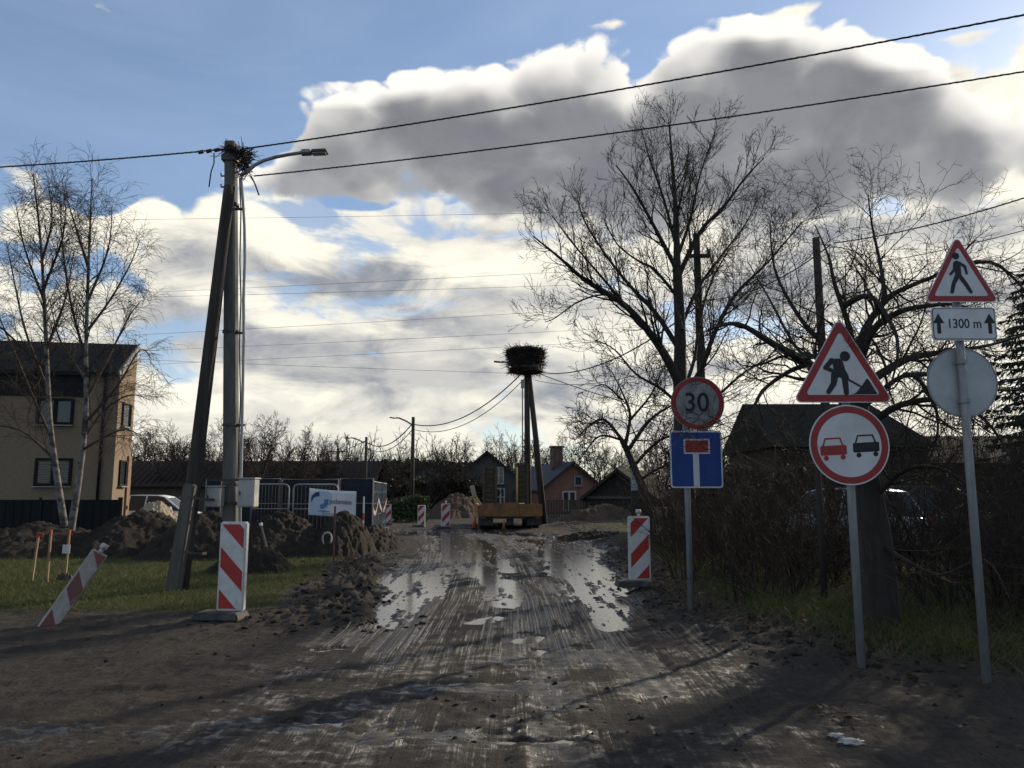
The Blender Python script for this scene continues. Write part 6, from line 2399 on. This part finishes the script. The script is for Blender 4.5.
        # sagging warning tape
        for j in range(12):
            t0, t1 = j / 12, (j + 1) / 12
            zz = lambda t: 1.25 - 0.5 * math.sin(PI * t) * 0.9
            MB().add([(L * t0, -0.03, zz(t0)), (L * t1, -0.03, zz(t1)), (L * t1, -0.034, zz(t1) + 0.15), (L * t0, -0.034, zz(t0) + 0.15)], [(0, 1, 2, 3)]).build(
                'tape_segment', M['tape_orange'] if j % 2 else M['tape_white'], r)


build_main_pole()
build_cables()
build_poles()
build_signs()
build_panels()
build_stakes()
build_site_fence()
# ------------------------------------------------------------------ vehicles and small things
M['silver'] = mat('silver_paint', (0.40, 0.42, 0.44), 0.35, (0.35, 0.37, 0.39), 3, metal=0.4)
M['white_paint'] = mat('white_paint', (0.66, 0.67, 0.68), 0.35, (0.58, 0.59, 0.6), 3)
M['dark_paint'] = mat('dark_paint', (0.05, 0.06, 0.08), 0.3, (0.04, 0.05, 0.065), 3)
M['tail_red'] = mat('tail_light', (0.4, 0.02, 0.02), 0.25)
M['lamp_clear'] = mat('clear_lamp', (0.6, 0.6, 0.58), 0.15)
M['tyre'] = mat('tyre_rubber', (0.02, 0.02, 0.02), 0.85, (0.045, 0.038, 0.032), 10)
M['orange_steel'] = mat('rusty_orange_steel', (0.27, 0.125, 0.035), 0.75, (0.17, 0.08, 0.03), 4, 0.2, 20, dirt=((0.11, 0.062, 0.035), 0.5))
M['ramp_brown'] = mat('rusty_ramp', (0.085, 0.058, 0.036), 0.8, (0.06, 0.042, 0.03), 5, 0.3, 20)
M['stain_red'] = mat('grimy_tail_light', (0.12, 0.02, 0.015), 0.5, (0.07, 0.02, 0.015), 9)
M['cone_orange'] = mat('cone_orange', (0.62, 0.10, 0.035), 0.5, (0.55, 0.09, 0.035), 5)
M['yellow_paint'] = mat('worn_yellow', (0.55, 0.38, 0.12), 0.5, (0.45, 0.32, 0.12), 5)


def wheel(parent, c, r, w, axis='y'):
    d = Vector((0, w / 2, 0)) if axis == 'y' else Vector((w / 2, 0, 0))
    c = Vector(c)
    t = MB().tube([c - d, c - d * 0.85, c + d * 0.85, c + d], [r * 0.93, r, r, r * 0.93], 22).build('wheel', M['tyre'], parent, True)
    MB().tube([c - d * 1.03, c + d * 1.03], r * 0.58, 18).build('rim', M['steel'], t, True)
    MB().tube([c - d * 1.08, c + d * 1.08], r * 0.16, 10).build('hub', M['dark_metal'], t, True)
    return t


def car(label, loc, rz, paint, estate=False):
    """small car along +x (nose), origin on the ground in the middle"""
    root = empty('parked_car', loc, rz, label, 'car', 'parked cars')
    xs = [-1.95, -1.9, -1.2, -0.6, 0.5, 1.1, 1.75, 1.98]
    top = [0.78, 0.86, 0.92, 0.92, 0.93, 0.88, 0.74, 0.60]
    bot = [0.42, 0.28, 0.22, 0.2, 0.2, 0.22, 0.26, 0.36]
    hw = [0.70, 0.80, 0.84, 0.85, 0.85, 0.83, 0.78, 0.62]
    vs, fs = [], []
    for x, t, b, w in zip(xs, top, bot, hw):
        for y, z in ((-w * 0.9, b), (-w, b + 0.14), (-w, (t + b) / 2 + 0.06), (-w * 0.93, t - 0.03), (-w * 0.6, t), (w * 0.6, t), (w * 0.93, t - 0.03), (w, (t + b) / 2 + 0.06), (w, b + 0.14), (w * 0.9, b)):
            vs.append((x, y, z))
    n = 10
    for i in range(len(xs) - 1):
        for k in range(n):
            k2 = (k + 1) % n
            fs.append((i * n + k, i * n + k2, (i + 1) * n + k2, (i + 1) * n + k))
    fs += [tuple(range(n)), tuple((len(xs) - 1) * n + k for k in range(n))]
    MB().add(vs, fs).build('body', paint, root, True)
    # cabin: glass band with roof panel and pillars
    rear = -1.86 if estate else -1.62
    pr = [(rear, 0.90), (rear + 0.28, 1.40), (rear + 0.75, 1.46), (0.05, 1.45), (0.35, 1.40), (1.0, 0.92)]
    wb, wt = 0.78, 0.60
    zb, zt = 0.9, 1.46
    ww = lambda z: wb + (wt - wb) * (z - zb) / (zt - zb)
    vs = [(x, -ww(z), z) for x, z in pr] + [(x, ww(z), z) for x, z in pr]
    m = len(pr)
    cab = MB().add(vs, [tuple(range(m)), tuple(range(2 * m - 1, m - 1, -1))] + [(k, (k + 1) % m, m + (k + 1) % m, m + k) for k in range(m)])
    cab.build('window_glass', M['glass'], root)
    rf = MB()
    rp = [(rear + 0.24, 1.385), (rear + 0.75, 1.47), (0.05, 1.46), (0.38, 1.40)]
    vs = []
    for x, z in rp:
        w = ww(z) + 0.015
        vs += [(x, -w, z - 0.05), (x, -w * 0.92, z + 0.02), (x, w * 0.92, z + 0.02), (x, w, z - 0.05)]
    fs = []
    for i in range(3):
        for k in range(4):
            k2 = (k + 1) % 4
            fs.append((i * 4 + k, i * 4 + k2, (i + 1) * 4 + k2, (i + 1) * 4 + k))
    fs += [(0, 1, 2, 3), (12, 13, 14, 15)]
    rf.add(vs, fs).build('car_roof', paint, root, True)
    for s in (-1, 1):
        for (x0, z0, x1, z1) in ((rear + 0.02, 0.9, rear + 0.3, 1.40), (-0.35, 0.9, -0.3, 1.44), (1.0, 0.9, 0.34, 1.40), (rear + 0.65, 0.9, rear + 0.7, 1.44)):
            MB().tube([(x0, s * (ww(z0) + 0.005), z0), (x1, s * (ww(z1) + 0.01), z1)], 0.035, 5).build('pillar', paint, root)
        MB().box((0.62, s * 0.93, 0.98), (0.14, 0.2, 0.13)).build('mirror', paint, root, False, 0.03)
        for x in (-1.22, 1.25):
            wheel(root, (x, s * 0.74, 0.31), 0.31, 0.2)
        MB().box((1.86, s * 0.55, 0.62), (0.14, 0.3, 0.14), (0, 0.3, 0)).build('headlight', M['lamp_clear'], root, False, 0.03)
        MB().box((-1.91, s * 0.66, 0.74), (0.09, 0.2, 0.24)).build('tail_light', M['tail_red'], root, False, 0.02)
    MB().box((-1.97, 0, 0.55), (0.02, 0.5, 0.11)).build('number_plate', M['white_plastic'], root)
    MB().box((-1.95, 0, 0.40), (0.12, 1.45, 0.16)).build('bumper', paint, root, False, 0.04)
    MB().box((1.93, 0, 0.38), (0.16, 1.3, 0.16)).build('bumper', paint, root, False, 0.04)
    return root


def build_cars():
    p = P(843, 520, 18.2)
    car('silver hatchback seen from behind through the thicket, left of the apple trunk', (p.x, 18.2, gz(p.x, 18.2)), PI / 2 + 0.25, M['silver'])
    p = P(935, 520, 18.8)
    car('dark car seen side-on through the thicket, right of the apple trunk', (p.x, 18.8, gz(p.x, 18.8)), -0.25, M['dark_paint'], True)
    p = P(160, 500, 31)
    car('white car parked behind the soil heap at the house gable', (p.x, 31, 0.0), 0.15, M['white_paint'])


def build_trailer():
    Y = 34.0
    c = P(510.5, 528, Y)
    root = empty('low_loader_trailer', (c.x, Y, gz(c.x, Y)), math.radians(4), 'orange low-loader trailer seen from behind with two brown ramps folded upright', 'trailer')
    o = root.location
    W = P(543, 510, Y).x - P(478, 510, Y).x
    h = W / 2
    zt, zb = P(510, 503.5, Y).z, P(510, 517.5, Y).z
    L = 7.0
    MB().box((0, L / 2, (zt + zb) / 2 - 0.02), (W, L, (zt - zb) * 0.8)).build('trailer_bed', M['orange_steel'], root, False, 0.03)
    MB().box((-h * 0.34, -0.05, (zt + zb) / 2 + 0.015), (W * 0.62, 0.12, zt - zb)).build('tail_beam', M['orange_steel'], root, False, 0.03)
    MB().box((h * 0.62, -0.04, (zt + zb) / 2 + 0.0), (W * 0.36, 0.1, zt - zb - 0.04)).build('tail_beam', M['orange_steel'], root, False, 0.03)
    for x0, x1, yt in ((483, 497, 466), (515.5, 528.5, 463)):
        a, b = P(x0, yt, Y), P(x1, yt, Y)
        xa, xb, zz = a.x - o.x, b.x - o.x, a.z - o.z
        rp = empty_part('ramp', root)
        mb = MB()
        mb.box((xa + 0.045, -0.05, (zt + zz) / 2), (0.09, 0.16, zz - zt)).box((xb - 0.045, -0.05, (zt + zz) / 2), (0.09, 0.16, zz - zt))
        r_ = mb.build('ramp', M['ramp_brown'], root)
        bpy.data.objects.remove(rp)
        MB().box(((xa + xb) / 2, 0.0, (zt + zz) / 2), (xb - xa - 0.17, 0.05, zz - zt - 0.02)).build('ramp_plate', M['ramp_brown'], r_)
        for k in range(8):
            z = zt + (zz - zt) * (k + 0.5) / 8
            MB().box(((xa + xb) / 2, -0.045, z), (xb - xa - 0.175, 0.05, 0.05)).build('rung', M['ramp_brown'], r_)
    xa = P(517, 480, Y).x - o.x
    MB().tube([(xa, -0.16, zt - 0.1), (xa, -0.12, P(517, 467, Y).z - o.z)], 0.04, 8).build('ramp_cylinder', M['yellow_paint'], root, True)
    # raised stanchion and plate on the left corner
    p0, p1, p2 = P(481, 505, Y - 0.1) - o, P(475, 496, Y - 0.1) - o, P(471, 486, Y - 0.1) - o
    MB().tube([p0, p1, p2], 0.06, 6).build('corner_arm', M['yellow_paint'], root)
    MB().box(P(473, 491, Y - 0.2) - o, (0.2, 0.04, 0.5), (0, -0.25, 0)).build('marker_board', M['sand'], root)
    for s in (-1, 1):
        for k in range(3):
            for d in (0.0, 0.3):
                wheel(root, (s * (h - 0.22 - d), 0.9 + k * 0.95, 0.36), 0.36, 0.26, 'x')
        MB().box((s * h * 0.84, -0.10, zb - 0.02), (0.22, 0.05, 0.09)).build('tail_light', M['stain_red'], root)
        MB().box((s * (h - 0.35), 0.15, 0.42), (0.62, 0.04, 0.5)).build('mudflap', M['rubber'], root)
    MB().box((0, 0.35, 0.42), (0.3, 0.25, 0.5)).build('chassis_beam', M['dark_metal'], root)
    MB().box((0, 2.0, 0.55), (W * 0.5, 4.0, 0.2)).build('chassis', M['dark_metal'], root)


def empty_part(name, parent):
    o = bpy.data.objects.new('tmp_' + name, None)
    return o


def cone(label, px, y0, y1, m, band=True):
    g = G(px, y1)
    H = P(px, y0, g.y).z - 0.0
    root = empty('traffic_cone', (g.x, g.y, gz(g.x, g.y)), 0.3, label, 'traffic cone', 'traffic cones by the trailer')
    MB().box((0, 0, 0.02), (H * 0.55, H * 0.55, 0.04)).build('cone_base', M['rubber'], root, False, 0.01)
    MB().tube([(0, 0, 0.03), (0, 0, H)], [H * 0.2, H * 0.045], 16).build('cone', m, root, True)
    if band:
        MB().tube([(0, 0, H * 0.5), (0, 0, H * 0.7)], [H * 0.126, H * 0.095], 16, cap=False).build('band', M['worn_white'], root, True)


def build_small():
    cone('bright orange traffic cone left of the trailer wheels', 474.5, 515, 529, M['cone_orange'], False)
    cone('dull brown traffic cone under the middle of the trailer', 504, 519, 530, M['orange_steel'], False)
    # crumpled plastic on the mud
    v, f = ico(3)
    r = np.random.default_rng(3)
    for k, (px, py, s, lab) in enumerate(((852, 744, 0.055, 'crumpled white plastic scrap lying on the mud, the larger piece'), (836, 739, 0.035, 'smaller crumpled white plastic scrap beside a larger one on the mud'))):
        g = G(px, py)
        V = v * (1 + 0.35 * r.normal(size=(len(v), 1)).clip(-1.2, 1.2)) * np.array([s * 1.3, s * 0.8, s * 0.4])
        o = np_mesh('plastic_scrap', V, f, M['worn_white'])
        o.location = (g.x, g.y, gz(g.x, g.y) + s * 0.2)
        tag(o, lab, 'litter', 'plastic scraps on the mud')


build_cars()
build_trailer()
build_small()
